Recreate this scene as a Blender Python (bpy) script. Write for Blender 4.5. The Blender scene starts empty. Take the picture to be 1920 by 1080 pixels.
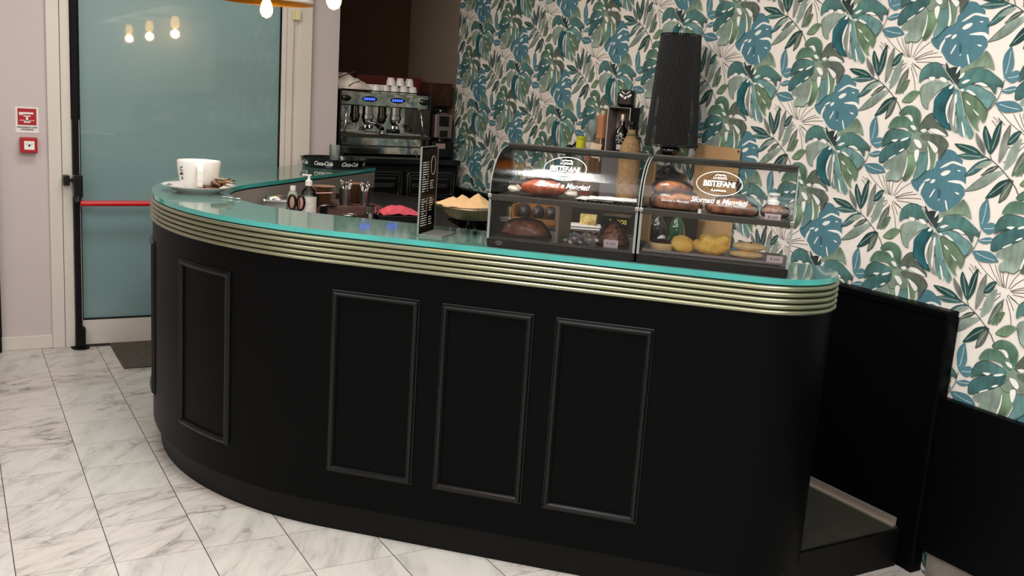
import bpy, bmesh, math, random
from math import pi, sin, cos, radians as rad
from mathutils import Vector, Matrix, noise
from mathutils.geometry import tessellate_polygon
random.seed(7)
SC = bpy.context.scene
COL = SC.collection

# ------------------------------------------------------------------ camera
cd = bpy.data.cameras.new('camera'); cam = bpy.data.objects.new('camera', cd); COL.objects.link(cam)
cd.sensor_width = 36.0; cd.lens = 36.0*1848.93/1920.0; cd.clip_start = 0.05; cd.clip_end = 60
cam.matrix_world = Matrix(((0.869147, 0.037669, -0.493118, 0.000000), (-0.490156, 0.198307, -0.848777, 0.000000), (0.065816, 0.979416, 0.190822, 1.648940), (0, 0, 0, 1)))
SC.camera = cam

# ------------------------------------------------------------------ colour management, world
SC.view_settings.view_transform = 'Standard'; SC.view_settings.look = 'None'
SC.view_settings.gamma = 1.0; SC.view_settings.use_curve_mapping = False
SC.view_settings.exposure = 0.14
W = bpy.data.worlds.new('world'); SC.world = W; W.use_nodes = True
W.node_tree.nodes['Background'].inputs[0].default_value = (1.0, 0.96, 0.92, 1)
W.node_tree.nodes['Background'].inputs[1].default_value = 0.12

def area(name, loc, sx, sy, power, col=(1, .985, .965), rot=(0, 0, 0)):
    l = bpy.data.lights.new(name, 'AREA'); l.shape = 'RECTANGLE'; l.size = sx; l.size_y = sy
    l.energy = power; l.color = col
    o = bpy.data.objects.new(name, l); COL.objects.link(o); o.location = loc; o.rotation_euler = rot
    return o
# ceiling panels of the room; the frontal ones are enlarged as added fill
area('panel_and_fill_light', (1.06, 2.62, 2.93), 0.45, 0.85, 34, rot=(0, 0, rad(-45)))
area('panel_and_fill_light', (0.9, 4.9, 2.93), 1.2, 0.5, 20)
area('panel_and_fill_light', (0.2, 1.2, 2.93), 2.2, 1.8, 30)  # unseen fill, enlarged to keep its reflection on the cases faint
area('panel_and_fill_light', (2.1, 1.0, 2.93), 1.2, 1.2, 24)
area('panel_and_fill_light', (-1.2, 3.2, 2.93), 0.6, 1.2, 24)
area('panel_and_fill_light', (-0.2, -0.6, 2.93), 3.6, 2.6, 120, rot=(rad(14), 0, 0))  # added fill behind the camera, widened to send light into the cases

# ------------------------------------------------------------------ materials
def lin(c):
    r = []
    for v in c[:3]:
        v = v/255.0
        r.append(v/12.92 if v <= .04045 else ((v+.055)/1.055)**2.4)
    return (r[0], r[1], r[2], 1)
MATS = {}
def mat(name, col, rough=.5, metal=0, coat=0, spec=.5, emit=None, estr=0, bump=0, bscale=200, var=0, vscale=6, trans=0, ior=1.5, col2=None):
    if name in MATS: return MATS[name]
    m = bpy.data.materials.new(name); m.use_nodes = True; nt = m.node_tree; b = nt.nodes['Principled BSDF']
    b.inputs['Base Color'].default_value = lin(col); b.inputs['Roughness'].default_value = rough
    b.inputs['Metallic'].default_value = metal; b.inputs['Coat Weight'].default_value = coat
    b.inputs['Specular IOR Level'].default_value = spec; b.inputs['IOR'].default_value = ior
    b.inputs['Transmission Weight'].default_value = trans
    if emit: b.inputs['Emission Color'].default_value = lin(emit); b.inputs['Emission Strength'].default_value = estr
    if var or bump:
        tc = nt.nodes.new('ShaderNodeTexCoord')
    if var:
        n = nt.nodes.new('ShaderNodeTexNoise'); n.inputs['Scale'].default_value = vscale; n.inputs['Detail'].default_value = 6
        mx = nt.nodes.new('ShaderNodeMix'); mx.data_type = 'RGBA'
        c1 = lin(col); c2 = lin(col2) if col2 else tuple(v*(1-var) for v in c1[:3])+(1,)
        mx.inputs[6].default_value = c1; mx.inputs[7].default_value = c2
        rp = nt.nodes.new('ShaderNodeMapRange'); rp.inputs[1].default_value = .35; rp.inputs[2].default_value = .65
        nt.links.new(tc.outputs['Object'], n.inputs['Vector']); nt.links.new(n.outputs[0], rp.inputs[0])
        nt.links.new(rp.outputs[0], mx.inputs[0]); nt.links.new(mx.outputs[2], b.inputs['Base Color'])
    if bump:
        n = nt.nodes.new('ShaderNodeTexNoise'); n.inputs['Scale'].default_value = bscale; n.inputs['Detail'].default_value = 3
        bp = nt.nodes.new('ShaderNodeBump'); bp.inputs['Strength'].default_value = bump; bp.inputs['Distance'].default_value = .002
        nt.links.new(tc.outputs['Object'], n.inputs['Vector']); nt.links.new(n.outputs[0], bp.inputs['Height']); nt.links.new(bp.outputs[0], b.inputs['Normal'])
    MATS[name] = m; return m
def clear(name, tint=(255, 255, 255), gloss=.6, ior=1.42, frost=0, rough=.06):
    """thin clear acrylic or glass: straight-through light plus a fresnel reflection"""
    if name in MATS: return MATS[name]
    m = bpy.data.materials.new(name); m.use_nodes = True; nt = m.node_tree; nt.nodes.clear()
    out = nt.nodes.new('ShaderNodeOutputMaterial'); t = nt.nodes.new('ShaderNodeBsdfTransparent'); t.inputs[0].default_value = lin(tint)
    g = nt.nodes.new('ShaderNodeBsdfGlossy'); g.inputs['Roughness'].default_value = rough; g.inputs[0].default_value = (gloss, gloss, gloss, 1)
    fr = nt.nodes.new('ShaderNodeFresnel'); fr.inputs[0].default_value = ior
    mx = nt.nodes.new('ShaderNodeMixShader'); base = t
    if frost:
        d = nt.nodes.new('ShaderNodeBsdfDiffuse'); d.inputs[0].default_value = lin(tint); mf = nt.nodes.new('ShaderNodeMixShader'); mf.inputs[0].default_value = frost
        nt.links.new(t.outputs[0], mf.inputs[1]); nt.links.new(d.outputs[0], mf.inputs[2]); base = mf
    nt.links.new(fr.outputs[0], mx.inputs[0]); nt.links.new(base.outputs[0], mx.inputs[1]); nt.links.new(g.outputs[0], mx.inputs[2])
    nt.links.new(mx.outputs[0], out.inputs[0]); MATS[name] = m; return m

BLACKPAINT = mat('black_satin_paint', (6, 7, 8), .42, spec=.07, bump=.15, bscale=120)
MOULD = mat('black_paint_highlit', (14, 14, 15), .32, spec=.32)  # same black paint as the body, highlights put into a lighter, glossier tone
KICK = mat('black_plinth', (8, 8, 8), .5, spec=.2)
GOLD = mat('champagne_metal', (168, 170, 144), .28, .9)
CHROME = mat('chrome', (205, 205, 205), .12, 1)
STEEL = mat('brushed_steel', (150, 148, 144), .3, 1)
DARKSTEEL = mat('dark_steel', (90, 88, 84), .35, .9)
BLACKPL = mat('black_plastic', (14, 14, 14), .25)
BLACKMAT = mat('matt_black', (12, 12, 12), .7, spec=.2)
WHITEPL = mat('white_plastic', (238, 236, 230), .35)
PORC = mat('white_porcelain', (240, 236, 230), .15, coat=.5)
WHITEFR = mat('white_aluminium', (222, 214, 204), .4, var=.05, vscale=3)
PINKWALL = mat('pinkish_plaster', (206, 194, 194), .9, spec=.2, bump=.35, bscale=140)
BROWNWALL = mat('brown_wall', (74, 50, 40), .8, spec=.2, var=.1)
TAUPE = mat('taupe_wall', (142, 126, 112), .85, spec=.2, var=.08)
REDWOOD = mat('red_brown_wood', (112, 32, 22), .4, var=.3, vscale=9)
DOORGLASS = mat('frosted_teal_glass', (128, 158, 160), .25, coat=1, spec=.5, var=.06, vscale=1.5)
MATS['frosted_teal_glass'].node_tree.nodes['Principled BSDF'].inputs['Coat Roughness'].default_value = .03
TOPGLASS = mat('sea_glass', (96, 132, 124), .06, coat=0, spec=.9, ior=1.75)
EDGEGLASS = mat('sea_glass_edge', (80, 192, 184), .15, coat=.6, var=.25, vscale=4)
ACR = clear('clear_acrylic'); ACRC = clear('clear_curved_acrylic', rough=.13); ACRG = clear('clear_acrylic_edge', (196, 204, 200), frost=.45)
ACRS = clear('smoky_acrylic', (246, 246, 243), frost=.04)
GLASSC = clear('clear_glass', (226, 236, 232)); WRAP = clear('plastic_wrap', (244, 242, 240), frost=.02, rough=.1)
SMOKE = clear('smoked_hopper', (150, 104, 84), frost=.12)
BROWNLAM = mat('dark_brown_laminate', (58, 42, 37), .5); WORKM = mat('worktop_dark', (30, 26, 25), .4)
GREYLAM = mat('grey_laminate', (150, 143, 137), .45)
WOODD = mat('dark_wood', (84, 52, 24), .5, var=.35, vscale=12)
KRAFT = mat('kraft_paper', (196, 158, 112), .9, var=.08, vscale=8)
PAPER = mat('white_paper', (236, 234, 230), .8)
PINKTAG = mat('pale_pink_card', (226, 206, 214), .8)
REDP = mat('red_plastic', (176, 18, 26), .35)
REDBAR = mat('red_bar_paint', (198, 30, 32), .3)
INK = mat('black_print', (20, 18, 18), .7); WINK = mat('white_print', (245, 245, 242), .6)
BRASS = mat('brass_inside', (206, 140, 48), .3, .9)
PINKCL = mat('pink_cloth', (214, 84, 100), .95, var=.25, vscale=40, bump=.5, bscale=400)
CLOTH = mat('beige_cloth', (232, 220, 208), .95, var=.12, vscale=12)
CREAMN = mat('peach_napkin', (240, 208, 160), .9, var=.05)
CRUST = mat('brown_crust', (206, 128, 62), .5, var=.6, vscale=30, col2=(112, 52, 24), bump=.4, bscale=90)
SALMON = mat('orange_crust', (232, 122, 56), .5, var=.6, vscale=40, col2=(176, 62, 28), bump=.4, bscale=90)
YEL = mat('golden_pastry', (252, 214, 116), .6, var=.5, vscale=22, col2=(236, 180, 80), bump=.4, bscale=110)
BISC = mat('pale_biscuit', (248, 214, 156), .75, var=.25, vscale=30, bump=.5, bscale=140)
CHOC = mat('chocolate', (44, 24, 18), .35, bump=.3, bscale=120)
NUT = mat('nut_mix', (190, 126, 92), .7, var=.8, vscale=90, col2=(70, 32, 24), bump=.8, bscale=200)
DARKGL = mat('dark_bottle_glass', (16, 14, 14), .06, coat=1)
GREENGL = mat('dark_green_glass', (12, 64, 36), .08, coat=1)
BURLAP = mat('burlap', (176, 140, 98), .95, var=.35, vscale=60, bump=.8, bscale=300)
AMBER = mat('amber_liquor', (176, 102, 50), .15, coat=1)
YELLOWC = mat('yellow_cap', (206, 206, 40), .4)
MATFAB = mat('doormat_fibre', (92, 84, 76), 1, var=.35, vscale=60, bump=.8, bscale=500)
RUBBER = mat('step_rubber', (58, 56, 50), .8, spec=.2, bump=.4, bscale=400, var=.2, vscale=14)
BULB = mat('lit_bulb', (255, 190, 110), .3, emit=(255, 196, 110), estr=9)
LEDB = mat('blue_led', (60, 80, 255), .4, emit=(52, 80, 255), estr=2.2)

# ------------------------------------------------------------------ mesh helpers
class MB:
    def __init__(s): s.v = []; s.f = []; s.m = []
    def add(s, vs, fs, mi=0):
        o = len(s.v); s.v += [tuple(v) for v in vs]; s.f += [tuple(i+o for i in f) for f in fs]; s.m += [mi]*len(fs); return s
    def box(s, c, d, rz=0, mi=0, M=None):
        x, y, z = d[0]/2, d[1]/2, d[2]/2
        vs = [Vector(q) for q in ((-x,-y,-z),(x,-y,-z),(x,y,-z),(-x,y,-z),(-x,-y,z),(x,-y,z),(x,y,z),(-x,y,z))]
        R = M if M is not None else Matrix.Rotation(rz, 3, 'Z')
        vs = [R @ v + Vector(c) for v in vs]
        return s.add(vs, [(0,3,2,1),(4,5,6,7),(0,1,5,4),(1,2,6,5),(2,3,7,6),(3,0,4,7)], mi)
    def prism(s, pl, z0, z1, mi=0, ms=None, mt=None):
        n = len(pl)
        vs = [(p[0], p[1], z0) for p in pl]+[(p[0], p[1], z1) for p in pl]
        t = tessellate_polygon([[Vector((p[0], p[1], 0)) for p in pl]])
        def area2(a, b, c): return (pl[b][0]-pl[a][0])*(pl[c][1]-pl[a][1])-(pl[c][0]-pl[a][0])*(pl[b][1]-pl[a][1])
        tt = [q if area2(*q) > 0 else (q[0], q[2], q[1]) for q in t]
        s.add(vs, [tuple(reversed(q)) for q in tt], mi)
        o = len(s.v)-2*n
        for q in tt: s.f.append(tuple(i+n+o for i in q)); s.m.append(mi if mt is None else mt)
        sg = sum(pl[i][0]*pl[(i+1) % n][1]-pl[(i+1) % n][0]*pl[i][1] for i in range(n))
        for i in range(n):
            j = (i+1) % n; q = (i, j, j+n, i+n) if sg > 0 else (j, i, i+n, j+n)
            s.f.append(tuple(k+o for k in q)); s.m.append(mi if ms is None else ms)
        return s
    def lathe(s, prof, c=(0,0,0), seg=32, mi=0, sx=1, sy=1, M=None, a0=0, a1=2*pi):
        full = abs(a1-a0-2*pi) < 1e-6; na = seg if full else seg+1; vs = []
        for i in range(na):
            a = a0+(a1-a0)*i/seg
            for r, z in prof:
                p = Vector((r*cos(a)*sx, r*sin(a)*sy, z))
                if M is not None: p = M @ p
                vs.append(p+Vector(c))
        k = len(prof); fs = []
        for i in range(seg):
            j = (i+1) % na
            for q in range(k-1): fs.append((i*k+q, j*k+q, j*k+q+1, i*k+q+1))
        return s.add(vs, fs, mi)
    def tube(s, pts, r, seg=8, mi=0, closed=False, cap=True):
        pts = [Vector(p) for p in pts]; n = len(pts); rs = r if isinstance(r, (list, tuple)) else [r]*n
        vs = []; up = None
        for i, p in enumerate(pts):
            if closed: t = (pts[(i+1) % n]-pts[i-1])
            else: t = pts[min(i+1, n-1)]-pts[max(i-1, 0)]
            t.normalize()
            if up is None:
                up = Vector((0,0,1)) if abs(t.z) < .9 else Vector((1,0,0))
            a = t.cross(up); 
            if a.length < 1e-5: a = t.cross(Vector((0,1,0)))
            a.normalize(); b = a.cross(t); up = b
            for k in range(seg):
                an = 2*pi*k/seg; vs.append(p+(a*cos(an)+b*sin(an))*rs[i])
        fs = []
        for i in range(n if closed else n-1):
            j = (i+1) % n
            for k in range(seg):
                l = (k+1) % seg; fs.append((i*seg+k, i*seg+l, j*seg+l, j*seg+k))
        if cap and not closed: fs.append(tuple(range(seg))); fs.append(tuple((n-1)*seg+k for k in reversed(range(seg))))
        return s.add(vs, fs, mi)
    def sph(s, c, r, seg=20, rings=10, mi=0, M=None):
        r = r if isinstance(r, (list, tuple)) else (r, r, r)
        pr = [(sin(pi*i/rings), -cos(pi*i/rings)) for i in range(rings+1)]
        vs = []; 
        for i in range(seg):
            a = 2*pi*i/seg
            for q, z in pr:
                p = Vector((q*cos(a)*r[0], q*sin(a)*r[1], z*r[2]))
                if M is not None: p = M @ p
                vs.append(p+Vector(c))
        k = rings+1
        return s.add(vs, [(i*k+q, ((i+1) % seg)*k+q, ((i+1) % seg)*k+q+1, i*k+q+1) for i in range(seg) for q in range(rings)], mi)
    def wob(s, amp, sc, seed=0):
        s.v = [tuple(Vector(v)+noise.noise_vector(Vector(v)*sc+Vector((seed, 0, 0)))*amp) for v in s.v]; return s
    def xf(s, fn): s.v = [tuple(fn(Vector(v))) for v in s.v]; return s

def obj(name, mb, ms, parent=None, smooth=False, bevel=0, loc=None, rz=0, sub=0, ang=None):
    me = bpy.data.meshes.new(name); me.from_pydata(mb.v, [], mb.f)
    ms = ms if isinstance(ms, (list, tuple)) else [ms]
    for m in ms: me.materials.append(m)
    me.polygons.foreach_set('material_index', mb.m)
    b = bmesh.new(); b.from_mesh(me); bmesh.ops.remove_doubles(b, verts=b.verts, dist=1e-6); bmesh.ops.recalc_face_normals(b, faces=b.faces); b.to_mesh(me); b.free()
    o = bpy.data.objects.new(name, me); COL.objects.link(o)
    if parent: o.parent = parent
    if loc: o.location = loc
    o.rotation_euler.z = rz
    if bevel:
        md = o.modifiers.new('bevel', 'BEVEL'); md.width = bevel; md.segments = 2; md.limit_method = 'ANGLE'; md.angle_limit = rad(40)
    if sub:
        md = o.modifiers.new('sub', 'SUBSURF'); md.levels = sub; md.render_levels = sub
    if smooth: 
        me.polygons.foreach_set('use_smooth', [True]*len(me.polygons))
        if ang is not None:
            me.set_sharp_from_angle(angle=rad(ang))
    return o
def tag(o, label, cat, group=None):
    o['label'] = label; o['category'] = cat
    if group: o['group'] = group
    return o
def thing(name, label, cat, loc=(0,0,0), rz=0, group=None):
    o = bpy.data.objects.new(name, None); COL.objects.link(o); o.empty_display_size = .05
    o.location = loc; o.rotation_euler.z = rz
    return tag(o, label, cat, group)
def struct(o): o['kind'] = 'structure'; return o
def dup(root, loc, rz=None, label=None):
    r = root.copy(); COL.objects.link(r); r.location = loc
    if rz is not None: r.rotation_euler.z = rz
    if label: r['label'] = label
    for ch in list(root.children):
        c = ch.copy(); COL.objects.link(c); c.parent = r
        for g in list(ch.children):
            d = g.copy(); COL.objects.link(d); d.parent = c
    return r
S2 = .70710678
def UV(u, v, z=0): return ((u+v)*S2, (v-u)*S2, z)
RZ = -pi/4
def text_mb(txt, size, depth=.0006, align='CENTER', shear=0, extra=0, spacing=1.0):
    cu = bpy.data.curves.new('t', 'FONT'); cu.body = txt; cu.size = size; cu.align_x = align; cu.align_y = 'CENTER'; cu.extrude = depth/2; cu.shear = shear; cu.offset = extra; cu.space_character = spacing; cu.resolution_u = 3
    o = bpy.data.objects.new('t', cu); COL.objects.link(o); bpy.context.view_layer.update()
    me = bpy.data.meshes.new_from_object(o.evaluated_get(bpy.context.evaluated_depsgraph_get()))
    mb = MB(); mb.add([v.co.copy() for v in me.vertices], [tuple(p.vertices) for p in me.polygons])
    bpy.data.objects.remove(o); bpy.data.curves.remove(cu); bpy.data.meshes.remove(me)
    return mb
UPX = Matrix.Rotation(pi/2, 3, 'X')     # text plane xy -> xz (facing -y)
def ring_mb(rx, ry, w, depth=.0006, seg=64):
    mb = MB(); vs = []; fs = []
    for i in range(seg):
        a = 2*pi*i/seg
        for k in (0, w): vs += [((rx-k)*cos(a), (ry-k)*sin(a), -depth/2), ((rx-k)*cos(a), (ry-k)*sin(a), depth/2)]
    for i in range(seg):
        a = i*4; b = ((i+1) % seg)*4
        fs += [(a+1, b+1, b+3, a+3), (a, a+2, b+2, b), (a, b, b+1, a+1), (a+2, a+3, b+3, b+2)]
    return mb.add(vs, fs)
def merge(a, b, mi=None):
    return a.add(b.v, b.f, 0) if mi is None else a.add(b.v, b.f, mi)

# ================================================================== ROOM
WX = 3.127; WY = 6.265; NY = 7.2; H = 2.95
# marble floor
def floor_mat():
    m = bpy.data.materials.new('marble_tiles'); m.use_nodes = True; nt = m.node_tree; N = nt.nodes; L = nt.links; b = N['Principled BSDF']
    tc = N.new('ShaderNodeTexCoord'); sep = N.new('ShaderNodeSeparateXYZ'); L.new(tc.outputs['Object'], sep.inputs[0])
    def mth(op, a, b_=None):
        n = N.new('ShaderNodeMath'); n.operation = op
        for i, v in enumerate((a, b_)):
            if v is None: continue
            if isinstance(v, (int, float)): n.inputs[i].default_value = v
            else: L.new(v, n.inputs[i])
        return n.outputs[0]
    tx = mth('DIVIDE', mth('SUBTRACT', sep.outputs[0], .1447), .3); ty = mth('DIVIDE', mth('SUBTRACT', sep.outputs[1], 3.3330), .3)
    fx = mth('FLOOR', tx); fy = mth('FLOOR', ty)
    cx = mth('ABSOLUTE', mth('SUBTRACT', mth('SUBTRACT', tx, fx), .5)); cy = mth('ABSOLUTE', mth('SUBTRACT', mth('SUBTRACT', ty, fy), .5))
    gx = mth('GREATER_THAN', cx, .4950); gy = mth('GREATER_THAN', cy, .4968)
    cell = N.new('ShaderNodeCombineXYZ'); L.new(fx, cell.inputs[0]); L.new(fy, cell.inputs[1])
    wn = N.new('ShaderNodeTexWhiteNoise'); wn.noise_dimensions = '3D'; L.new(cell.outputs[0], wn.inputs[0])
    sc = N.new('ShaderNodeVectorMath'); sc.operation = 'SCALE'; sc.inputs[3].default_value = 17; L.new(wn.outputs['Color'], sc.inputs[0])
    ad = N.new('ShaderNodeVectorMath'); ad.operation = 'ADD'; L.new(tc.outputs['Object'], ad.inputs[0]); L.new(sc.outputs[0], ad.inputs[1])
    rot = N.new('ShaderNodeVectorRotate'); rot.rotation_type = 'Z_AXIS'; L.new(ad.outputs[0], rot.inputs['Vector'])
    ra = mth('ADD', mth('MULTIPLY', wn.outputs['Value'], 1.3), -1.3); L.new(ra, rot.inputs['Angle'])
    mp = N.new('ShaderNodeMapping'); mp.inputs['Scale'].default_value = (1.0, 3.6, 1); L.new(rot.outputs[0], mp.inputs[0])
    def vein(scale, width, det, dist):
        n = N.new('ShaderNodeTexNoise'); n.inputs['Scale'].default_value = scale; n.inputs['Detail'].default_value = det; n.inputs['Distortion'].default_value = dist; n.inputs['Roughness'].default_value = .55
        L.new(mp.outputs[0], n.inputs['Vector'])
        d = mth('ABSOLUTE', mth('SUBTRACT', n.outputs[0], .5)); r = N.new('ShaderNodeMapRange'); r.inputs[1].default_value = 0; r.inputs[2].default_value = width; r.inputs[3].default_value = 1; r.inputs[4].default_value = 0
        L.new(d, r.inputs[0]); return r.outputs[0]
    v1 = vein(2.4, .045, 6, 1.1); v2 = vein(5.2, .03, 5, .7)
    cl = N.new('ShaderNodeTexNoise'); cl.inputs['Scale'].default_value = 3.2; cl.inputs['Detail'].default_value = 5; L.new(mp.outputs[0], cl.inputs['Vector'])
    clr = N.new('ShaderNodeMapRange'); clr.inputs[1].default_value = .45; clr.inputs[2].default_value = .75; L.new(cl.outputs[0], clr.inputs[0])
    amt = mth('ADD', mth('MULTIPLY', mth('POWER', wn.outputs['Value'], .7), .85), .12)
    vs = mth('MULTIPLY', mth('ADD', mth('MULTIPLY', v1, .95), mth('MULTIPLY', v2, .4)), mth('ADD', .25, mth('MULTIPLY', clr.outputs[0], .75)))
    vs = mth('MINIMUM', mth('ADD', mth('MULTIPLY', vs, amt), mth('MULTIPLY', clr.outputs[0], .26)), 1)
    tint = N.new('ShaderNodeMix'); tint.data_type = 'RGBA'; tint.inputs[6].default_value = lin((212, 209, 201)); tint.inputs[7].default_value = lin((213, 204, 197)); L.new(wn.outputs['Value'], tint.inputs[0])
    mx = N.new('ShaderNodeMix'); mx.data_type = 'RGBA'; mx.inputs[7].default_value = lin((96, 95, 90)); L.new(tint.outputs[2], mx.inputs[6]); L.new(vs, mx.inputs[0])
    g1 = N.new('ShaderNodeMix'); g1.data_type = 'RGBA'; g1.inputs[7].default_value = lin((96, 90, 84)); L.new(mx.outputs[2], g1.inputs[6]); L.new(gy, g1.inputs[0])
    g2 = N.new('ShaderNodeMix'); g2.data_type = 'RGBA'; g2.inputs[7].default_value = lin((30, 26, 24)); L.new(g1.outputs[2], g2.inputs[6]); L.new(gx, g2.inputs[0])
    L.new(g2.outputs[2], b.inputs['Base Color']); b.inputs['Roughness'].default_value = .32; b.inputs['Specular IOR Level'].default_value = .4
    return m
FLOORM = floor_mat()
fl = MB().box((0, 1.6, -.05), (6.4, 11.4, .1)); struct(obj('floor', fl, FLOORM))
cl_ = MB().box((0.06, 1.6, H+.05), (6.5, 11.4, .1)); struct(obj('ceiling', cl_, mat('ceiling_paint', (225, 220, 214), .9)))
# room walls out of frame keep the light in
LW = mat('cream_paint', (214, 206, 198), .9)
struct(obj('wall_left', MB().box((-3.05, 1.2, H/2), (.1, 10.1, H)), LW))
struct(obj('wall_front', MB().box((0.06, -3.95, H/2), (6.3, .1, H)), LW))

# door wall: left stretch, pier at the right of the door, lintel above
dw = MB(); dw.box((-.85-.6, WY+.15, H/2), (3.1, .3, H)); dw.box((.3775, WY+.15, H/2), (.275, .3, H))
struct(obj('wall_back', dw, PINKWALL))
struct(obj('wall_pier', MB().box((2.1365, WY+.15, H/2), (.187, .3, H)), PINKWALL))
struct(obj('wall_lintel', MB().box((1.279, WY+.15, 2.75), (1.528, .3, .4)), PINKWALL))
struct(obj('baseboard_back', MB().box((.371, WY-.008, .04), (.27, .016, .08)), WHITEFR, bevel=.003))
# dark opening trim at far left
struct(obj('trim_1', MB().box((.12, WY-.03, .62), (.23, .06, 1.24)), BLACKMAT, bevel=.004))
# alcove behind the coffee machine
struct(obj('wall_alcove', MB().box((2.68, NY+.05, H/2), (.9, .1, H)), BROWNWALL))
struct(obj('wall_alcove_left', MB().box((2.19, 6.83, H/2), (.08, .83, H)), BROWNWALL))
struct(obj('wall_alcove_right', MB().box((WX+.05, (6.35+NY)/2, H/2), (.1, NY-6.35, H)), TAUPE))
struct(obj('trim_2', MB().box((2.55, NY-.012, 1.9), (.02, .024, 2.0)), BROWNWALL))

# ---- door with casing, one leaf of frosted glass, panic bar
dr = struct(thing('door_1', 'white framed door with one tall frosted teal glass pane', 'door', (1.26, WY, 0)))
del dr['label']; del dr['category']
cs = MB()
for x0, x1 in ((-.755, -.685), (-.685, -.63)): cs.box(((x0+x1)/2, .005 if x0 < -.7 else -.004, 1.3), (x1-x0-.002, .06, 2.6))
cs.box((.665, .01, 1.3), (.09, .06, 2.6)); cs.box((.735, .0, 1.3), (.088, .08, 2.6)); cs.box((0, .005, 2.55), (1.36, .06, .1))
obj('door_frame', cs, WHITEFR, dr, bevel=.004)
lf = MB(); zb = .165
lf.box((-.607, -.002, 1.25), (.04, .05, 2.48)); lf.box((.6, -.002, 1.25), (.036, .05, 2.48)); lf.box((0, -.002, zb/2+.006), (1.25, .05, zb-.01)); lf.box((0, -.002, 2.45), (1.25, .05, .08))
leaf = obj('door_leaf', lf, WHITEFR, dr, bevel=.003)
obj('pane', MB().box((-.002, .004, 1.29), (1.175, .012, 2.255)), DOORGLASS, leaf)
gk = MB()
gk.box((-.586, -.014, 1.29), (.005, .03, 2.25)); gk.box((.582, -.014, 1.29), (.005, .03, 2.25)); gk.box((0, -.014, .167), (1.17, .03, .005))
obj('gasket', gk, BLACKMAT, leaf)
struct(obj('trim_3', MB().box((1.2, WY-.02, .004), (1.2, .05, .008)), DARKSTEEL))
# panic hardware
pb = thing('panic_bar', 'red horizontal push bar with black vertical rod on the glass door', 'door bar', (.66, WY-.05, 0))
obj('vertical_rod', MB().box((-.012, 0, 1.35), (.032, .03, 2.7)).box((-.012, .012, 2.0), (.045, .01, 1.3)), BLACKMAT, pb, bevel=.004)
obj('floor_block', MB().box((-.006, -.01, .07), (.052, .06, .115)).lathe([(.0,.0),(.05,.0),(.05,.008),(.0,.012)], (-.006, -.01, .0)), BLACKMAT, pb, bevel=.004)
mb = MB().tube([(.0, -.07, .877), (.55, -.07, .879), (1.12, -.07, .882)], .0165, 16); obj('push_bar', mb, REDBAR, pb, smooth=True, ang=50)
obj('latch_case', MB().box((-.01, -.035, .975), (.05, .07, .13)).box((-.068, -.01, 1.005), (.035, .05, .06)).box((-.045, -.01, 1.005), (.03, .02, .02)).tube([(-.012, -.05, .93), (-.012, -.07, .88)], .016), BLACKPL, pb, bevel=.005)
# contact sensor and cable
cb = thing('door_sensor', 'small cream sensor box on right door post below the lamp', 'sensor', (1.93, WY-.045, 2.03))
obj('sensor_box', MB().box((.006, -.012, .025), (.03, .024, .062)).box((-.018, -.01, .02), (.016, .02, .055)), mat('cream_plastic', (228, 214, 170), .5), cb, bevel=.003)
obj('cable', MB().tube([(-.012, -.002, .0), (-.013, .004, -.3), (-.012, .004, -.9), (-.012, .004, -1.6)], .003, 6), mat('grey_cable', (170, 160, 150), .6), cb)

# ---- alarm sign + call point
sg = thing('alarm_sign', 'white and red fire alarm sign on the pink wall above the red box', 'sign', (.402, WY-.0015, 1.335))
obj('plate', MB().box((0, 0, 0), (.118, .003, .145)), PAPER, sg)
obj('red_panel', MB().box((0, -.002, .018), (.096, .001, .092)), REDP, sg)
ic = MB(); ic.box((-.004, -.003, .038), (.074, .001, .010)).box((-.03, -.003, .031), (.02, .001, .008), ).box((0, -.003, .022), (.036, .001, .006)).box((0, -.003, .008), (.010, .001, .028)).box((0, -.003, -.004), (.028, .001, .006)).box((0, -.003, -.002), (.075, .001, .003)).box((0, -.003, -.012), (.034, .001, .006))
obj('pictogram', ic, WINK, sg)
t = MB()
for i, s_ in enumerate(('AZIONARE IN CASO', "D'INCENDIO")):
    q = text_mb(s_, .0115, extra=.0003); q.xf(lambda v: UPX @ v+Vector((0, -.0025, -.041-.0125*i))); merge(t, q)
obj('lettering', t, INK, sg)
ab = thing('fire_call_point', 'square red fire alarm call point mounted under its sign', 'fire alarm', (.405, WY, 1.196))
obj('housing', MB().box((0, -.025, 0), (.088, .05, .086)), REDP, ab, bevel=.004)
q = MB().box((.002, -.051, 0), (.052, .002, .048)); obj('press_plate', q, WINK, ab)
q = MB().lathe([(0, 0), (.006, 0), (.006, .001), (0, .001)], (.002, -.0525, 0), 16, M=UPX)
for sx in (-1, 1):
    for k in (0, 1): q.box((.002+sx*.013, -.0525, .004+.008*k), (.008, .001, .0015), M=Matrix.Rotation(-sx*(.1+.5*k), 3, 'Y'))
obj('press_mark', q, INK, ab)

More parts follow.
